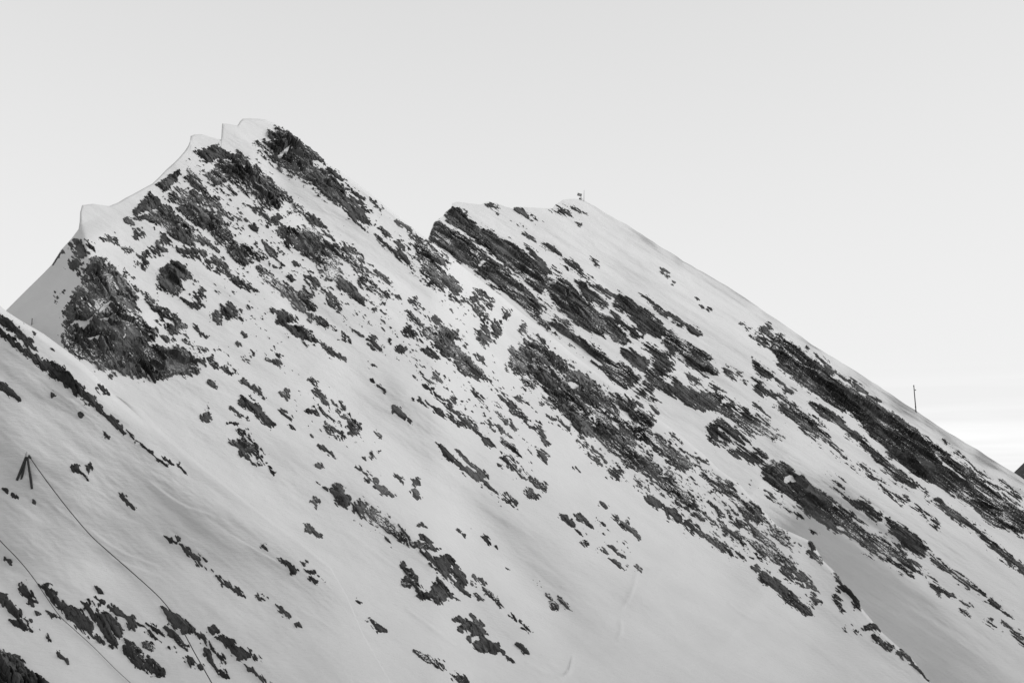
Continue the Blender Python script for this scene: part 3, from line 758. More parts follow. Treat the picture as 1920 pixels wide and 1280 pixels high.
rk('B',5,'s',[1390,485, 1420,480, 1450,515, 1480,555, 1430,520])
rk('B',5,'s',[1160,468, 1180,460, 1210,490, 1180,480])
rk('B',5,'s',[1110,335, 1130,340, 1155,375])
rk('B',5,'m',[1090,155, 1120,185, 1165,215, 1150,225, 1110,195])
rk('B',5,'b',[1205,265, 1240,275, 1275,312, 1230,300])
rk('B',5,'s',[1350,190, 1378,198, 1365,212])
rk('B',5,'b',[1355,340, 1400,328, 1402,362])
rk('B',5,'s',[1400,285, 1425,300, 1420,312])
rk('B',5,'b',[1440,320, 1500,330, 1520,270, 1550,260, 1580,320, 1560,370, 1510,360, 1480,340])
rk('B',5,'s',[910,210, 940,230, 935,245])
rk('B',5,'s',[1320,245, 1338,255, 1325,260])
rk('B',5,'s',[612,425,622,428,616,437])
rk('B',6,'s',[1700,400, 1720,395, 1740,425, 1725,440, 1705,430])
rk('B',6,'s',[1760,440, 1785,458, 1775,460])
rk('B',6,'s',[1768,65,1790,60,1785,75])
# --- rear ridge (C)
rk('C',3,'s',[160,190, 200,150, 250,170, 310,220, 370,270, 440,300, 520,350, 590,390, 640,430, 690,490, 720,530, 730,570, 700,640, 650,600, 590,540, 520,480, 450,420, 380,370, 330,310, 280,280, 220,240], "dark layered cliff at the left end of the ridge")
rk('C',3,'s',[70,318, 100,235, 130,220, 200,270, 270,310, 330,360, 400,420, 360,450, 330,490, 270,460, 200,410, 130,360], "paler lower cliff beside the notch")
rk('C',3,'s',[340,500, 390,450, 450,440, 520,510, 600,590, 660,640, 700,690, 690,770, 660,760, 600,690, 540,650, 460,600, 400,550])
rk('C',3,'s',[740,560, 800,550, 860,580, 930,650, 990,720, 1030,770, 1050,860, 1000,850, 930,810, 860,750, 790,690, 750,640, 720,580], "smooth dark cliff face in the centre of the ridge")
rk('C',3,'s',[600,350, 660,400, 710,450, 750,520, 720,520, 680,470, 640,410])
rk('C',3,'m',[760,480, 790,490, 820,520, 790,520])
rk('C',3,'s',[890,550, 940,570, 980,610, 1030,650, 1060,690, 1050,710, 1000,670, 960,670, 1020,740, 1080,760, 1150,820, 1190,890, 1160,920, 1100,890, 1060,850, 1030,780, 960,690, 940,640])
rk('C',3,'s',[1090,730, 1150,780, 1220,830, 1250,870, 1240,890, 1200,870, 1190,840, 1120,790])
rk('C',3,'s',[710,345, 740,355, 800,395, 810,412, 760,395])
rk('C',3,'m',[815,430, 850,440, 900,460, 950,520, 1010,570, 1060,600, 1100,640, 1080,655, 1030,620, 960,570, 900,520, 840,470])
rk('C',3,'s',[1110,640, 1140,620, 1150,650, 1190,660, 1250,710, 1310,750, 1370,800, 1400,850, 1360,870, 1300,840, 1240,790, 1190,740, 1120,690])
rk('C',3,'s',[1240,820, 1280,850, 1270,862])
rk('C',3,'s',[1380,890, 1420,840, 1460,880, 1500,910, 1560,930, 1610,950, 1650,1020, 1690,1060, 1650,1090, 1580,1050, 1510,1010, 1460,950, 1420,960])
rk('C',3,'m',[1255,620, 1300,655, 1370,710, 1420,750, 1400,760, 1340,710, 1290,670])
rk('C',3,'m',[1430,755, 1470,770, 1510,800, 1480,805, 1440,780])
rk('C',3,'s',[1510,800, 1550,810, 1590,850, 1570,860, 1530,840])
rk('C',3,'m',[975,430, 1000,440, 1022,465, 1000,462])
rk('C',3,'s',[1370,490, 1382,500, 1375,504])
rk('C',3,'s',[1398,518, 1410,531, 1402,533])
rk('C',3,'s',[1432,560, 1441,566, 1434,569])
rk('C',3,'s',[1568,653, 1577,659, 1571,664])
rk('C',3,'s',[1590,690, 1600,696, 1594,700])
rk('C',3,'s',[1630,704,1643,712,1635,714])
rk('C',3,'s',[1810,788, 1828,800, 1818,800])
rk('C',3,'s',[550,142, 580,150, 640,195, 620,197, 570,177])
rk('C',3,'m',[765,152, 790,137, 830,155, 880,190, 850,192, 790,178])
rk('C',3,'m',[860,140, 890,145, 945,188, 910,182])
rk('C',3,'m',[385,135, 410,122, 460,150, 440,155])
rk('C',3,'b',[660,207, 697,232, 680,228])
rk('C',3,'b',[525,232, 575,260, 550,255])
rk('C',3,'b',[600,290, 662,322, 630,312])
rk('C',3,'s',[900,228, 918,240, 908,243])
rk('C',3,'s',[450,178, 463,185, 455,190])
rk('C',3,'s',[690,790, 760,780, 830,810, 880,860, 950,900, 1030,950, 1110,1010, 1180,1050, 1245,1100, 1230,1130, 1170,1145, 1110,1110, 1060,1060, 980,990, 900,920, 830,870, 760,830], "long dark slab wall along the lower edge of the ridge cliffs", [[740,800,800,850,870,890,960,960,1040,1025,1020,1025,930,955,840,880,760,830]])
rk('C',3,'m',[730,740, 780,745, 850,780, 890,830, 870,860, 800,830, 760,790])
rk('C',3,'b',[690,650, 740,680, 760,720, 720,740, 690,730])
rk('C',3,'s',[1145,930, 1200,930, 1260,980, 1300,1000, 1290,1050, 1250,1060, 1200,1020, 1160,970])
rk('C',3,'m',[1260,910, 1300,905, 1350,930, 1400,970, 1430,1010, 1440,1050, 1390,1100, 1330,1100, 1300,1060, 1330,1010, 1300,960])
rk('C',3,'s',[1280,1080, 1330,1110, 1400,1130, 1450,1140, 1450,1090, 1470,1150, 1530,1170, 1590,1180, 1620,1160, 1600,1210, 1580,1240, 1510,1240, 1460,1200, 1390,1170, 1320,1130])
rk('C',3,'b',[1230,1150, 1280,1130, 1320,1160, 1310,1200, 1270,1210, 1240,1180])
rk('C',3,'b',[1500,1065, 1560,1095, 1600,1145, 1540,1120])
rk('C',3,'m',[1720,1040, 1760,1060, 1780,1110, 1740,1080])
rk('C',3,'b',[1780,1070,1840,1110,1830,1130])
rk('C',10,'s',[1200,430, 1250,340, 1300,340, 1360,370, 1340,420, 1290,440, 1240,450], "darkest rock knot where the ridge gullies meet")
rk('C',10,'m',[1280,290, 1330,300, 1360,340, 1300,330])
rk('C',10,'b',[880,290,930,290,960,330,1000,400,970,400,900,350])
rk('C',10,'s',[955,425,980,440,1000,465,980,460])
rk('C',10,'m',[1310,430, 1360,400, 1420,390, 1480,440, 1550,490, 1610,550, 1670,605, 1640,610, 1560,570, 1500,570, 1430,520, 1370,480])
rk('C',10,'m',[1260,550, 1300,510, 1360,500, 1420,540, 1460,600, 1520,620, 1480,640, 1400,620, 1360,650, 1310,630, 1270,590])
rk('C',10,'m',[1390,660, 1440,650, 1500,670, 1560,650, 1600,680, 1590,740, 1540,750, 1480,720, 1420,700])
rk('C',10,'s',[1580,760, 1640,740, 1720,770, 1790,820, 1850,870, 1910,920, 1930,980, 1905,1050, 1840,1020, 1790,970, 1720,920, 1650,870, 1590,820], "large dark outcrop halfway down the ridge flank", [[1680,820, 1740,810, 1760,840, 1710,850]])
rk('C',8,'s',[740,200, 770,220, 840,280, 900,320, 960,350, 940,380, 880,400, 820,410, 770,380, 700,330, 660,290, 680,240])
rk('C',8,'m',[850,420, 900,430, 940,370, 1000,400, 1060,440, 1130,480, 1200,520, 1240,570, 1200,580, 1150,560, 1100,550, 1060,570, 1010,530, 960,480, 900,460])
rk('C',8,'m',[1040,570, 1100,570, 1180,590, 1260,590, 1300,640, 1290,690, 1240,680, 1180,630, 1110,600])
rk('C',8,'b',[1270,590, 1340,640, 1415,700, 1370,695, 1320,660])
rk('C',8,'m',[1360,710, 1400,710, 1450,760, 1440,800, 1400,770])
rk('C',8,'b',[1455,755, 1525,790, 1490,795])
rk('C',8,'b',[380,160, 440,170, 500,210, 540,260, 500,270, 450,220])
rk('C',8,'b',[500,270, 560,270, 640,330, 690,360, 640,360, 580,310])
rk('C',8,'s',[710,420, 757,447, 730,442])
rk('C',8,'m',[830,190, 860,200, 940,260, 1000,250, 1060,300, 1110,340, 1110,390, 1070,370, 1010,320, 960,290, 890,240])
rk('C',8,'b',[795,105, 840,135, 905,190, 870,185])
rk('C',8,'s',[1140,370, 1180,380, 1240,420, 1300,470, 1360,530, 1340,575, 1290,550, 1230,510, 1170,440])
rk('C',8,'m',[1360,540, 1420,580, 1490,630, 1560,690, 1620,740, 1690,780, 1680,800, 1610,760, 1540,720, 1470,650, 1400,600])
rk('C',8,'m',[1690,820, 1730,805, 1770,850, 1760,870, 1710,850])
rk('C',8,'b',[1785,872, 1838,912, 1815,905])
rk('C',8,'m',[1550,870, 1590,860, 1605,900, 1580,895])
rk('C',8,'b',[1555,815, 1602,850, 1580,845])
rk('C',8,'m',[1685,920, 1720,930, 1750,970, 1720,965])
rk('C',8,'s',[1785,938, 1835,975, 1810,965])
rk('C',8,'m',[1830,990, 1870,990, 1925,1045, 1930,1095, 1860,1050])
rk('C',8,'b',[1755,975, 1795,995, 1775,997])
rk('C',8,'s',[1395,255, 1420,250, 1500,320, 1570,360, 1650,420, 1730,490, 1810,560, 1905,640, 1990,720, 1990,740, 1905,665, 1850,620, 1770,560, 1690,490, 1600,420, 1510,350], "long thin rock strip low on the right flank of the ridge")
rk('C',8,'b',[1328,192, 1360,218, 1395,250, 1360,230])
rk('C',8,'m',[1280,300, 1310,280, 1370,330, 1430,390, 1430,415, 1370,380, 1310,330])
rk('C',8,'b',[1185,228,1230,245,1280,285,1230,270])
rk('C',4,'s',[700,750, 740,760, 810,800, 880,850, 930,910, 900,900, 840,860, 780,830])
rk('C',4,'s',[925,930, 960,920, 1020,980, 1090,1040, 1170,1110, 1250,1170, 1310,1225, 1280,1235, 1200,1190, 1120,1110, 1040,1040, 980,980], "narrow dark rib below the large upper rock band")
rk('C',4,'m',[515,770, 550,735, 600,760, 670,810, 730,850, 780,900, 820,980, 790,985, 730,940, 670,910, 600,850])
rk('C',4,'s',[385,510, 420,540, 480,580, 510,610, 490,630, 430,600, 390,560])
rk('C',4,'m',[515,618, 565,660, 540,655])
rk('C',4,'m',[570,670, 620,700, 610,718, 575,690])
rk('C',4,'m',[390,630, 430,640, 470,690, 540,720, 520,745, 450,730, 400,690])
rk('C',4,'b',[230,555, 270,580, 292,622, 250,602])
rk('C',4,'b',[300,590, 335,615, 355,655, 325,630])
rk('C',4,'m',[430,345, 450,335, 500,380, 500,400, 450,370])
rk('C',4,'m',[370,385, 410,370, 470,400, 490,450, 450,445, 400,410])
rk('C',4,'s',[500,400, 530,385, 580,420, 640,460, 690,500, 740,540, 800,590, 830,630, 880,650, 940,680, 1000,730, 1060,760, 1110,800, 1170,840, 1230,880, 1300,920, 1340,960, 1400,1040, 1440,1110, 1500,1140, 1560,1180, 1620,1230, 1660,1290, 1720,1360, 1660,1350, 1560,1290, 1480,1240, 1410,1200, 1340,1180, 1260,1130, 1180,1070, 1120,1000, 1050,940, 990,870, 930,810, 870,790, 810,750, 740,700, 660,640, 580,580, 530,520, 500,450],
   "great grey rock band running down below the lone pole")
rk('C',8,'s',[1340,130, 1450,150, 1500,180, 1560,160, 1640,210, 1720,270, 1790,310, 1860,340, 1960,400, 1960,480, 1840,430, 1760,400, 1690,360, 1620,290, 1540,240, 1460,190])
rk('C',4,'s',[1350,960, 1420,1000, 1500,1060, 1580,1120, 1660,1190, 1740,1260, 1830,1330, 1930,1400, 1930,1430, 1830,1370, 1740,1300, 1660,1230, 1600,1180, 1540,1140, 1450,1085, 1390,1020])
rk('C',4,'s',[775,530, 820,560, 862,600, 830,592])
rk('C',4,'s',[870,600, 932,638, 910,638])
rk('C',4,'s',[955,645, 1000,675, 1027,705, 980,692])
rk('C',4,'s',[890,655, 980,700, 960,704])
rk('C',4,'s',[1030,728, 1060,745, 1045,748])
rk('C',4,'s',[1068,733, 1102,750, 1085,752])
rk('C',4,'m',[1115,785, 1185,832, 1155,832])
rk('C',4,'b',[1465,985, 1535,1040, 1500,1025])
rk('C',4,'m',[1570,1065, 1640,1125, 1720,1195, 1800,1265, 1880,1330, 1850,1320, 1760,1250, 1660,1165])
rk('C',4,'b',[1690,1145, 1760,1185, 1850,1255, 1940,1320, 1860,1285, 1760,1210])
rk('C',4,'b',[400,768, 440,785, 482,838, 445,815])
rk('C',4,'b',[815,985, 880,1030, 925,1085, 870,1055])
rk('C',4,'b',[935,1075, 990,1100, 1060,1160, 1120,1210, 1195,1285, 1130,1260, 1040,1190, 970,1130])
rk('C',4,'s',[478,322, 493,342, 480,338])
rk('C',4,'s',[318,312, 337,325, 325,326])
rk('C',4,'s',[350,338,370,350,358,352])
rk('C',4,'s',[690,443, 703,456, 694,455])
rk('C',4,'b',[742,488, 770,505, 800,540, 770,525])
# --- near shoulder (A)
rk('A',5,'s',[0,80, 60,120, 120,180, 170,240, 215,295, 190,290, 130,240, 70,190, 20,150, -60,95, -60,50], "upper of two parallel rock strips under the shoulder crest")
rk('A',5,'s',[-60,130, 0,170, 60,220, 130,270, 200,320, 250,345, 290,345, 340,380, 400,430, 440,480, 480,530, 530,570, 580,620, 560,625, 500,580, 440,550, 380,500, 300,440, 240,390, 180,340, 100,290, 30,230, -60,170], "lower and longer of two parallel rock strips under the shoulder crest")
rk('A',5,'s',[585,640, 630,660, 680,710, 710,755, 670,740, 620,690])
rk('A',5,'s',[705,730, 740,760, 770,800, 745,790])
rk('A',5,'s',[785,805, 830,840, 880,890, 935,925, 930,940, 880,900, 820,850])
rk('A',5,'s',[885,865, 920,880, 940,905, 910,900])
rk('A',5,'s',[975,915, 1000,920, 1015,945, 990,940])
rk('A',5,'s',[1020,955,1042,972,1035,976])
rk('A',5,'s',[945,905,972,925,960,925])
rk('A',5,'s',[-40,455, 0,465, 40,480, 65,520, 105,560, 100,572, 50,540, 0,505, -40,490])
rk('A',5,'m',[525,470, 560,475, 590,520, 612,530, 580,537, 545,500])
rk('A',5,'s',[130,120,148,130,140,133])
rk('A',5,'s',[187,182,200,190,193,194])
rk('A',5,'s',[283,278,297,285,287,290])
rk('A',5,'s',[286,530,298,536,290,541])
rk('A',5,'s',[450,636,463,642,456,650])
rk('A',5,'s',[572,735,605,775,590,770])
rk('A',5,'s',[405,930, 430,930, 445,955, 490,990, 495,1003, 450,975, 410,950])
rk('A',5,'s',[475,930, 510,920, 510,950, 490,957])
rk('A',5,'s',[658,1078, 700,1115, 740,1152, 752,1178, 720,1148])
rk('A',5,'s',[10,1050, 40,1068, 38,1082, 10,1065])
rk('A',5,'s',[70,1093, 98,1110, 85,1108])
rk('A',5,'s',[186,1133,196,1136,190,1142])
rk('A',6,'s',[1440,505, 1470,510, 1502,547, 1470,532])
rk('A',6,'s',[1540,575, 1580,590, 1640,620, 1660,650, 1640,665, 1600,625, 1560,600])
rk('A',6,'s',[1690,680, 1730,690, 1770,715, 1760,730, 1710,705])
rk('A',6,'s',[1675,600, 1705,613, 1700,626])
rk('A',6,'b',[1690,645, 1765,662, 1730,662])
rk('A',6,'s',[1780,680, 1815,713, 1800,705])
rk('A',6,'s',[930,465, 960,465, 982,502, 950,492])
rk('A',6,'s',[980,458, 1003,478, 992,482])
rk('A',6,'b',[1000,505, 1080,555, 1145,592, 1110,595, 1040,552])
rk('A',6,'b',[1098,603, 1180,652, 1150,655])
rk('A',6,'s',[1210,685, 1260,713, 1292,750, 1240,732])
rk('A',6,'m',[1290,750, 1340,768, 1375,800, 1340,792])
rk('A',6,'b',[1435,798, 1495,818, 1450,820])
rk('A',6,'s',[1540,845, 1580,868, 1622,912, 1575,883])
rk('A',6,'s',[1648,943, 1680,965, 1665,962])
rk('A',6,'s',[1172,970, 1195,965, 1212,995, 1190,1000])
rk('A',6,'s',[215,730, 260,745, 310,800, 340,830, 400,860, 460,890, 520,940, 515,1000, 560,1030, 580,1055, 500,1005, 440,975, 380,930, 340,870, 290,815], "long black outcrop beside the lower cable")
rk('A',6,'s',[465,830, 490,825, 530,870, 560,890, 600,880, 650,930, 680,970, 670,1010, 650,1080, 600,1050, 570,1000, 520,930, 490,880])
rk('A',6,'s',[680,1090, 700,1040, 760,1070, 800,1110, 810,1150, 790,1180, 730,1140, 690,1120])
rk('A',6,'s',[700,1125, 770,1170, 780,1192, 730,1170])
rk('A',6,'s',[805,1190, 820,1120, 870,1160, 915,1210, 910,1250, 870,1250, 830,1220])
rk('A',6,'s',[515,740, 550,755, 580,782, 545,767])
rk('A',6,'s',[535,800, 580,825, 595,850, 560,840])
rk('A',6,'s',[595,845, 640,860, 700,905, 650,890])
rk('A',6,'s',[710,910, 740,910, 760,960, 750,1000, 720,960])
rk('A',6,'s',[800,1050, 840,1060, 860,1090, 850,1100, 810,1080])
rk('A',6,'m',[775,950, 830,960, 870,1010, 910,1060, 890,1070, 850,1030, 800,980])
rk('A',6,'s',[810,945, 860,968, 912,1017, 860,992])
rk('A',6,'s',[920,970, 960,985, 1000,1020, 1050,1070, 1045,1095, 1000,1070, 950,1020])
rk('A',6,'m',[905,1060, 950,1070, 1010,1120, 1080,1150, 1110,1180, 1090,1200, 1040,1170, 980,1120, 930,1090])
rk('A',6,'s',[1105,1180, 1137,1190, 1120,1207])
rk('A',6,'s',[905,855, 930,870, 975,895, 1020,930, 1085,980, 1060,1010, 1020,1000, 970,950, 930,900])
rk('A',6,'m',[1080,990, 1130,1010, 1180,1060, 1230,1110, 1270,1160, 1260,1180, 1210,1140, 1150,1080])
rk('A',6,'s',[1140,1090, 1180,1130, 1190,1170, 1240,1200, 1280,1245, 1240,1255, 1190,1200, 1150,1140])
rk('A',6,'s',[1210,1020, 1250,1015, 1300,1050, 1350,1090, 1390,1120, 1370,1150, 1330,1150, 1290,1110, 1240,1060])
rk('A',6,'m',[1330,1150, 1370,1170, 1420,1210, 1480,1260, 1530,1285, 1440,1250, 1380,1200])
rk('A',6,'b',[1385,1085, 1462,1160, 1420,1162])
rk('A',6,'m',[110,710, 140,715, 180,780, 220,825, 190,855, 150,840, 130,790, 100,750])
rk('A',6,'s',[-40,760, 0,790, 40,800, 70,840, 120,890, 100,920, 70,915, 40,870, 10,840, -40,800])
rk('A',6,'s',[45,930, 100,925, 150,950, 180,990, 140,985, 80,960])
rk('A',6,'s',[195,880, 215,885, 205,907])
rk('A',6,'s',[140,925, 167,930, 155,947])
rk('A',6,'s',[35,590, 60,585, 80,605, 60,614])
rk('A',6,'b',[245,870, 280,885, 328,915, 300,912])
rk('A',6,'b',[220,980, 292,1048, 260,1032])
rk('A',6,'s',[315,1095, 385,1158, 382,1170, 330,1130])
rk('A',6,'s',[-80,1060, 0,1100, 60,1120, 120,1160, 180,1210, 260,1275, 330,1340, -80,1340], "black rock mass in the bottom corner under the cables")

# loose flecks of rock between the bands, too small to pick apart
for pts_ in ([(300,330),(360,290),(420,290),(520,360),(640,470),(760,570),(860,660),(800,690),(680,620),(560,560),(440,520),(330,440),(270,400)],
             [(520,270),(580,290),(670,365),(800,455),(880,550),(920,625),(870,605),(770,500),(650,420),(550,330)],
             [(680,580),(780,570),(900,640),(1000,760),(1020,860),(960,880),(860,790),(760,700)],
             [(540,690),(640,750),(710,830),(640,840),(540,770)], [(390,520),(520,580),(620,650),(560,665),(450,625)],
             [(960,640),(1100,700),(1260,850),(1420,950),(1500,1060),(1440,1060),(1300,960),(1180,890),(1060,800),(970,700)],
             [(600,900),(700,950),(800,1010),(760,1030),(660,980)], [(1080,960),(1180,1010),(1190,1060),(1110,1020)]):
    R.append(('B', 'f', np.array(pts_, float), None, []))

def strata(sheet):
    a = {'A': 46, 'B': 45, 'C': 39}[sheet]
    x = np.array([1000.0, 1000.0 + 80 * math.cos(math.radians(a))]); y = np.array([700.0, 700.0 + 80 * math.sin(math.radians(a))])
    s, t = plane_st(x, y)
    d = np.array([s[1] - s[0], t[1] - t[0]]); return d / np.linalg.norm(d)
STRATA = {k: strata(k) for k in 'ABC'}

def build_outcrop(sheet, style, pts, label, holes):
    area = 0.5 * abs(np.dot(pts[:, 0], np.roll(pts[:, 1], 1)) - np.dot(pts[:, 1], np.roll(pts[:, 0], 1)))
    big = min(1.0, math.sqrt(area) / 90.0)
    step = 1.15
    m = 6.0 + (8.0 if area > 1500 else 3.0)
    x = np.arange(pts[:, 0].min() - m, pts[:, 0].max() + m, step)
    y = np.arange(pts[:, 1].min() - m, pts[:, 1].max() + m, step)
    X, Y = np.meshgrid(x, y)
    q = poly_sdf(X, Y, pts) + (0.7 if area > 1500 else 0.3)
    s, t = plane_st(X, Y)
    d = STRATA[sheet]
    u = s * d[0] + t * d[1]; v = -s * d[1] + t * d[0]      # u along the beds, v across them (upwards)
    uw = u + 0.35 * perlin(u / 2.5, v / 2.5, 40); vw = v + 0.25 * perlin(u / 2.2, v / 2.2, 41)
    stretch = {'A': 2.6, 'B': 2.5, 'C': 3.8}[sheet]
    f1 = facets(u / (2.6 * stretch), v / 2.6, 1)
    f2 = facets(uw / (1.05 * stretch), vw / 1.05, 2)
    f3 = facets(uw / (0.42 * stretch), vw / 0.42, 3)
    nf = fbm(uw / (1.5 * stretch), vw / 1.5, 3, 60, 0.65)
    nb = fbm(u / 11.0, v / 5.0, 2, 64)
    n4 = perlin(uw / 0.85, vw / 0.26, 71)
    # bedding: slabs that step down to the lower left, powder lying at the back of each ledge
    per = {'A': 1.5, 'B': 1.7, 'C': 1.25}[sheet]
    ph = v / per + 0.9 * perlin(u / 14.0, v / 3.0, 80) + 0.12 * perlin(u / 1.5, v / 1.0, 81)
    fr = ph - np.floor(ph)
    lay = {'A': 0.5, 'B': 0.55, 'C': 1.0}[sheet] * np.clip(0.6 + 0.9 * perlin(u / 8.0, v / 3.0, 83), 0, 1)
    ledge_snow = sstep(0.70, 0.98, fr) * lay
    qmax = max(q.max(), 1.5)
    edge = min({'s': 5.0, 'm': 7.0, 'b': 8.0, 'f': 25.0}[style], 0.8 * qmax)
    mean = {'s': 0.52, 'm': 0.32, 'b': 0.08, 'f': -0.42}[style] + (0.08 if sheet == 'C' else 0.0)
    if style == 'm' and area > 5000: mean = 0.36
    if style == 's' and sheet == 'B' and 2600 < area < 16000: mean = 0.50
    fall = {'s': 0.46, 'm': 0.40, 'b': 0.28, 'f': 0.25}[style]
    if area < 350: mean += 0.08                      # small ones stay whole
    amp = {'s': 0.60, 'm': 0.72, 'b': 0.80, 'f': 0.80}[style]
    noise = 0.50 * nf + 0.40 * f2 + 0.42 * f3 + 0.42 * n4 + 0.35 * nb + {'s': 0.22, 'm': 0.42, 'b': 0.30, 'f': 0.30}[style] * perlin(uw / 2.2, vw / 0.36, 95)
    ramp = np.where(q > 0, np.clip(q / edge, 0, 1) - 1.0, -1.0 + np.minimum(q, 0) / (10.0 if area > 4000 and sheet == 'B' else 7.0 if area > 1500 else 4.5))
    e = mean + fall * ramp + amp * noise - {'s': 0.42, 'm': 0.5, 'b': 0.4, 'f': 0.2}[style] * ledge_snow
    for hpts in holes:
        e = e - 1.6 * np.clip((poly_sdf(X, Y, hpts) + 2.5) / 4.0, 0, 1)
    rise = np.clip(q / 12.0, 0.0, 1)
    flat = {'s': 0.85, 'm': 0.42, 'b': 0.35, 'f': 0.1}[style]
    lip = np.clip(e * 3.2, -1, 1) * (0.16 + 0.14 * big * flat)
    relief = flat * (0.30 + 1.1 * big) * (0.95 * f1 * rise + 0.36 * f2 * (0.4 + 0.6 * rise) + 0.12 * f3 + 0.75 * lay * (0.6 - fr) * (0.3 + 0.7 * rise) + 0.25 * rise)
    r = lip + np.clip(e * 2.5, 0, 1) * np.maximum(relief, -0.10)
    cut = Y > interp(X, TOPS[sheet]) + 0.6
    vis = (r > -0.03) & cut
    keep = vis[:-1, :-1] | vis[1:, :-1] | vis[1:, 1:] | vis[:-1, 1:]
    keep &= cut[:-1, :-1] & cut[1:, :-1] & cut[1:, 1:] & cut[:-1, 1:]
    if keep.sum() < 3:
        return
    P = surf(sheet, X, Y) + NRM * np.maximum(r, -0.35)[..., None]
    tone = 0.45 + 0.30 * facets(u / (3.4 * stretch), v / 2.0, 6, 0.0) + 0.25 * fbm(u / 7.0, v / 0.8, 3, 92) + 0.35 * nb + 0.18 * facets(uw / (1.0 * stretch), vw / 0.8, 7, 0.0)
    grid = grid_quads(X.shape[0], X.shape[1], keep)
    used = np.unique(grid)
    co, quads = compact(P.reshape(-1, 3), grid)
    o = mesh_np("rock_specks" if style == 'f' else "rock_outcrop", co, quads, (ROCK if area > 2600 and style != 'f' else BARE)[sheet], MTN[sheet], smooth=False)
    at_ = o.data.attributes.new("tone", 'FLOAT', 'POINT')
    at_.data.foreach_set("value", np.clip(tone, 0, 1).reshape(-1)[used].astype(np.float32))
    if label: o["label"] = label
    if style == 'f': o["kind"] = "stuff"
    return len(quads)

total = 0
for item in R:
    total += build_outcrop(*item) or 0
print("outcrops", len(R), "rock quads", total)

# ------------------------------------------------------------------ small things
def frame_axes(d):
    d = Vector(d).normalized()
    a = Vector((0, 0, 1)) if abs(d.z) < 0.9 else Vector((1, 0, 0))
    u = d.cross(a).normalized(); v = d.cross(u).normalized()
    return u, v

def tube(name, pts, radii, mat, parent=None, sides=10, square=False):
    """one closed mesh swept along a polyline"""
    pts = [Vector(p) for p in pts]
    if not hasattr(radii, '__len__'): radii = [radii] * len(pts)
    co = []; faces = []
    n = 4 if square else sides
    for k, p in enumerate(pts):
        d = (pts[min(k + 1, len(pts) - 1)] - pts[max(k - 1, 0)])
        u, v = frame_axes(d)
        for j in range(n):
            a = 2 * math.pi * (j + 0.5) / n
            co.append(p + (u * math.cos(a) + v * math.sin(a)) * radii[k])
    for k in range(len(pts) - 1):
        for j in range(n):
            faces.append((k * n + j, k * n + (j + 1) % n, (k + 1) * n + (j + 1) % n, (k + 1) * n + j))
    faces.append(tuple(range(n - 1, -1, -1))); faces.append(tuple((len(pts) - 1) * n + j for j in range(n)))
    me = bpy.data.meshes.new(name); me.from_pydata([tuple(c) for c in co], [], faces); me.update()
    me.materials.append(mat)
    o = bpy.data.objects.new(name, me); link(o, parent)
    return o

def box(name, c, ax, half, mat, parent=None):
    c = Vector(c); ax = [Vector(a).normalized() for a in ax]
    co = []
    for i in (-1, 1):
        for j in (-1, 1):
            for k in (-1, 1):
                co.append(tuple(c + ax[0] * i * half[0] + ax[1] * j * half[1] + ax[2] * k * half[2]))
    f = [(0, 1, 3, 2), (4, 6, 7, 5), (0, 4, 5, 1), (2, 3, 7, 6), (0, 2, 6, 4), (1, 5, 7, 3)]
    me = bpy.data.meshes.new(name); me.from_pydata(co, [], f); me.update(); me.materials.append(mat)
    o = bpy.data.objects.new(name, me); link(o, parent)
    return o

def at(sheet, x, y, up=0.0):
    p = surf(sheet, np.array([float(x)]), np.array([float(y)]))[0]
    return Vector(p) + Vector((0, 0, up))

def thing(name, loc, label, cat, group=None):
    o = bpy.data.objects.new(name, None); o.location = loc; link(o); o.empty_display_size = 0.5
    return tag(o, label, cat, group)

def local(o, root):
    """parts were built in world coordinates: hang them under the root without moving them"""
    o.parent = root; o.matrix_parent_inverse = Matrix.Translation(root.location).inverted()
    return o

WOOD = plain("weathered_timber", 0.035, 0.8, 0, 0.4, 3.0)
STEEL = plain("galvanised_steel", 0.28, 0.5, 0.4)
DARK = plain("dark_metal", 0.03, 0.55, 0.5)
CABLE = plain("black_cable", 0.02, 0.6, 0.2)
GREYP = plain("grey_paint", 0.35, 0.6)

# the tripod
def pixel_at_depth(x, y, ref):
    r = Vector(rays(np.array([float(x)]), np.array([float(y)]))[0])
    return r * (Vector(ref).y / r.y)
f1 = at('A', 34.5, 894); f2 = at('A', 41.5, 893); f3 = at('A', 59.5, 910)
mid = (f1 + f3) / 2
apex = pixel_at_depth(50.5, 851.5, mid)
tri = thing("cable_tripod", mid, "dark timber tripod with a pale steel cap standing on the shaded snow", "tripod")
mpp = mid.length / F
for ft, w in ((f1, 3.1), (f2, 2.4), (f3, 2.9)):
    d = (ft - apex).normalized()
    local(tube("leg", [apex + d * 0.2, ft + d * 0.5], [w * mpp * .72, w * mpp], WOOD, None, square=True), tri)
k1 = f1.lerp(apex, 0.42); k2 = f2.lerp(apex, 0.42)
local(tube("brace", [k1, k2], 1.3 * mpp, WOOD, None, square=True), tri)
local(tube("steel_cap", [apex + Vector((0, 0, -.35)), apex + Vector((0, 0, .05)), apex + Vector((0, 0, .42))], [.30, .24, .06], GREYP), tri)
arm_end = pixel_at_depth(54.5, 853.5, mid)
local(tube("cap_arm", [apex, arm_end], .14, GREYP), tri)
hook = pixel_at_depth(55.0, 855.0, mid)
local(tube("sheave", [hook + Vector((-.1, 0, .12)), hook + Vector((.22, 0, -.32))], .17, DARK), tri)

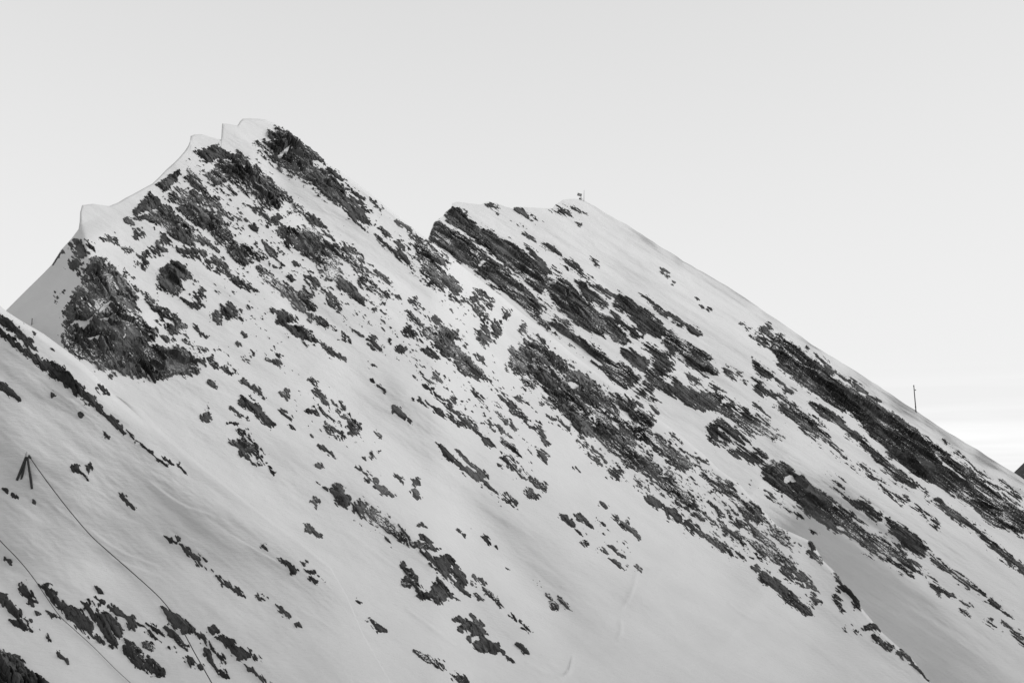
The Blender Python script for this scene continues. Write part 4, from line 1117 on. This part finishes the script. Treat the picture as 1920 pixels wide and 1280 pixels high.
# the cables
def cable(name, spec, label, thick, thin=1.0):
    pts = []
    for x, y, up in spec:
        p = at('A', x, y)
        if up: p = p * (1 - up / p.length)          # hangs clear of the slope by this many metres
        pts.append(p)
    # smooth
    P = np.array([tuple(p) for p in pts]); t = np.arange(len(P)); tt = np.linspace(0, len(P) - 1, 90)
    m = np.gradient(P, axis=0); i = np.clip(tt.astype(int), 0, len(P) - 2); f = (tt - i)[:, None]
    h = (2*f**3-3*f**2+1)*P[i] + (f**3-2*f**2+f)*m[i] + (-2*f**3+3*f**2)*P[i+1] + (f**3-f**2)*m[i+1]
    o = tube(name, [Vector(p) for p in h], list(np.linspace(thick, thick * thin, len(h))), CABLE, None, 8)
    tag(o, label, "cable", "cables running down the snow slope")
    return o
c1 = cable("steel_cable", [(55.5, 856, .4), (72, 880, 2.0), (100, 918, 2.0), (132, 959, 1.5), (170, 1003, .8), (205, 1035, .25), (245, 1070, .3), (283, 1104, .8), (305, 1126, 1.0), (322, 1148, 1.5), (345, 1186, 2.2), (366, 1225, 2.8), (400, 1285, 3.5), (440, 1360, 4)],
      "long black cable hanging from the tripod head down the slope", 0.062)
c2 = cable("steel_cable", [(-60, 940, 2), (-5, 1007, 2), (35, 1049, 1.8), (62, 1082, 1.2), (85, 1116, .8), (112, 1154, .6), (140, 1180, .35), (175, 1212, .3), (215, 1252, .3), (250, 1285, .3), (300, 1340, .3)],
      "thinner black cable passing below the tripod, lower down the slope", 0.065, 0.35)

# marker stake behind the shoulder crest
b = at('B', 59.5, 609)
mb = b.length / F
st = thing("marker_stake", b, "thin stake in the snow saddle behind the shoulder crest", "stake")
local(tube("shaft", [b + Vector((0, 0, -.6)), b + Vector((0.02, 0, 11 * mb))], [.8 * mb, .7 * mb], DARK), st)
local(tube("tip_cap", [b + Vector((0.02, 0, 11 * mb)), b + Vector((0.02, 0, 11.8 * mb))], [.9 * mb, .6 * mb], DARK), st)

# pole on the ridge
b = at('C', 1717.5, 771); mb = b.length / F
po = thing("utility_pole", b, "lone leaning pole with a short side arm on the ridge skyline", "pole")
topp = b + Vector((-2.2 * mb, 0, 47 * mb))
dp = (topp - b)
local(tube("mast", [b - dp * .06, b + dp * .5, topp], [1.05 * mb, .95 * mb, .8 * mb], DARK), po)
q = b + dp * .84
local(tube("side_arm", [q, q + Vector((2.2 * mb, 0, -.7 * mb))], .5 * mb, DARK), po)
q2 = q + Vector((2.6 * mb, 0, -.9 * mb))
local(tube("insulator", [q2 + Vector((0, 0, -.9 * mb)), q2, q2 + Vector((0, 0, .9 * mb))], [.5 * mb, 1.1 * mb, .5 * mb], DARK), po)
q = b + dp * .17
local(tube("clamp", [q - dp * .012, q + dp * .012], 1.35 * mb, DARK), po)
local(tube("head_cap", [topp - dp * .05, topp + dp * .012], 1.0 * mb, DARK), po)

# weather station on the ridge top
b = at('C', 1090.5, 375.5); mb = 1.25 * b.length / F
ws = thing("weather_station", b, "tiny weather station with tilted panel on the highest point of the ridge", "weather station")
def o_(dx, dz, dy=0.0): return b + Vector((dx * mb, dy * mb, dz * mb))
local(box("cabinet", o_(-2.6, 2.2), ((1, 0, 0), (0, 1, 0), (0, 0, 1)), (1.2 * mb, 1.0 * mb, 1.25 * mb), CABLE), ws)
local(tube("cabinet_foot", [o_(-2.6, -2.5), o_(-2.6, 1.2)], .55 * mb, DARK), ws)
local(tube("mast", [o_(0, -2), o_(-.6, 3), o_(-1.6, 8)], .5 * mb, GREYP), ws)
pan = box("panel", o_(-3.0, 8.2, -.6), ((.92, 0, -.28), (.15, .7, .5), (.22, -.55, .7)), (3.4 * mb, .35 * mb, 2.2 * mb), GREYP)
local(pan, ws)
for dx in (-1.9, 1.9):
    s = box("panel_rib", o_(-3.0 + dx, 8.2 - dx * .3, -1.3), ((.92, 0, -.28), (.15, .7, .5), (.22, -.55, .7)), (.4 * mb, .25 * mb, 2.2 * mb), STEEL)
    s.parent = pan
local(tube("antenna", [o_(3.5, -2.5), o_(3.6, 6), o_(3.9, 15.5)], [.55 * mb, .42 * mb, .25 * mb], GREYP), ws)
local(tube("stay", [o_(1.2, 1.6), o_(-1.0, 4.5)], .35 * mb, GREYP), ws)
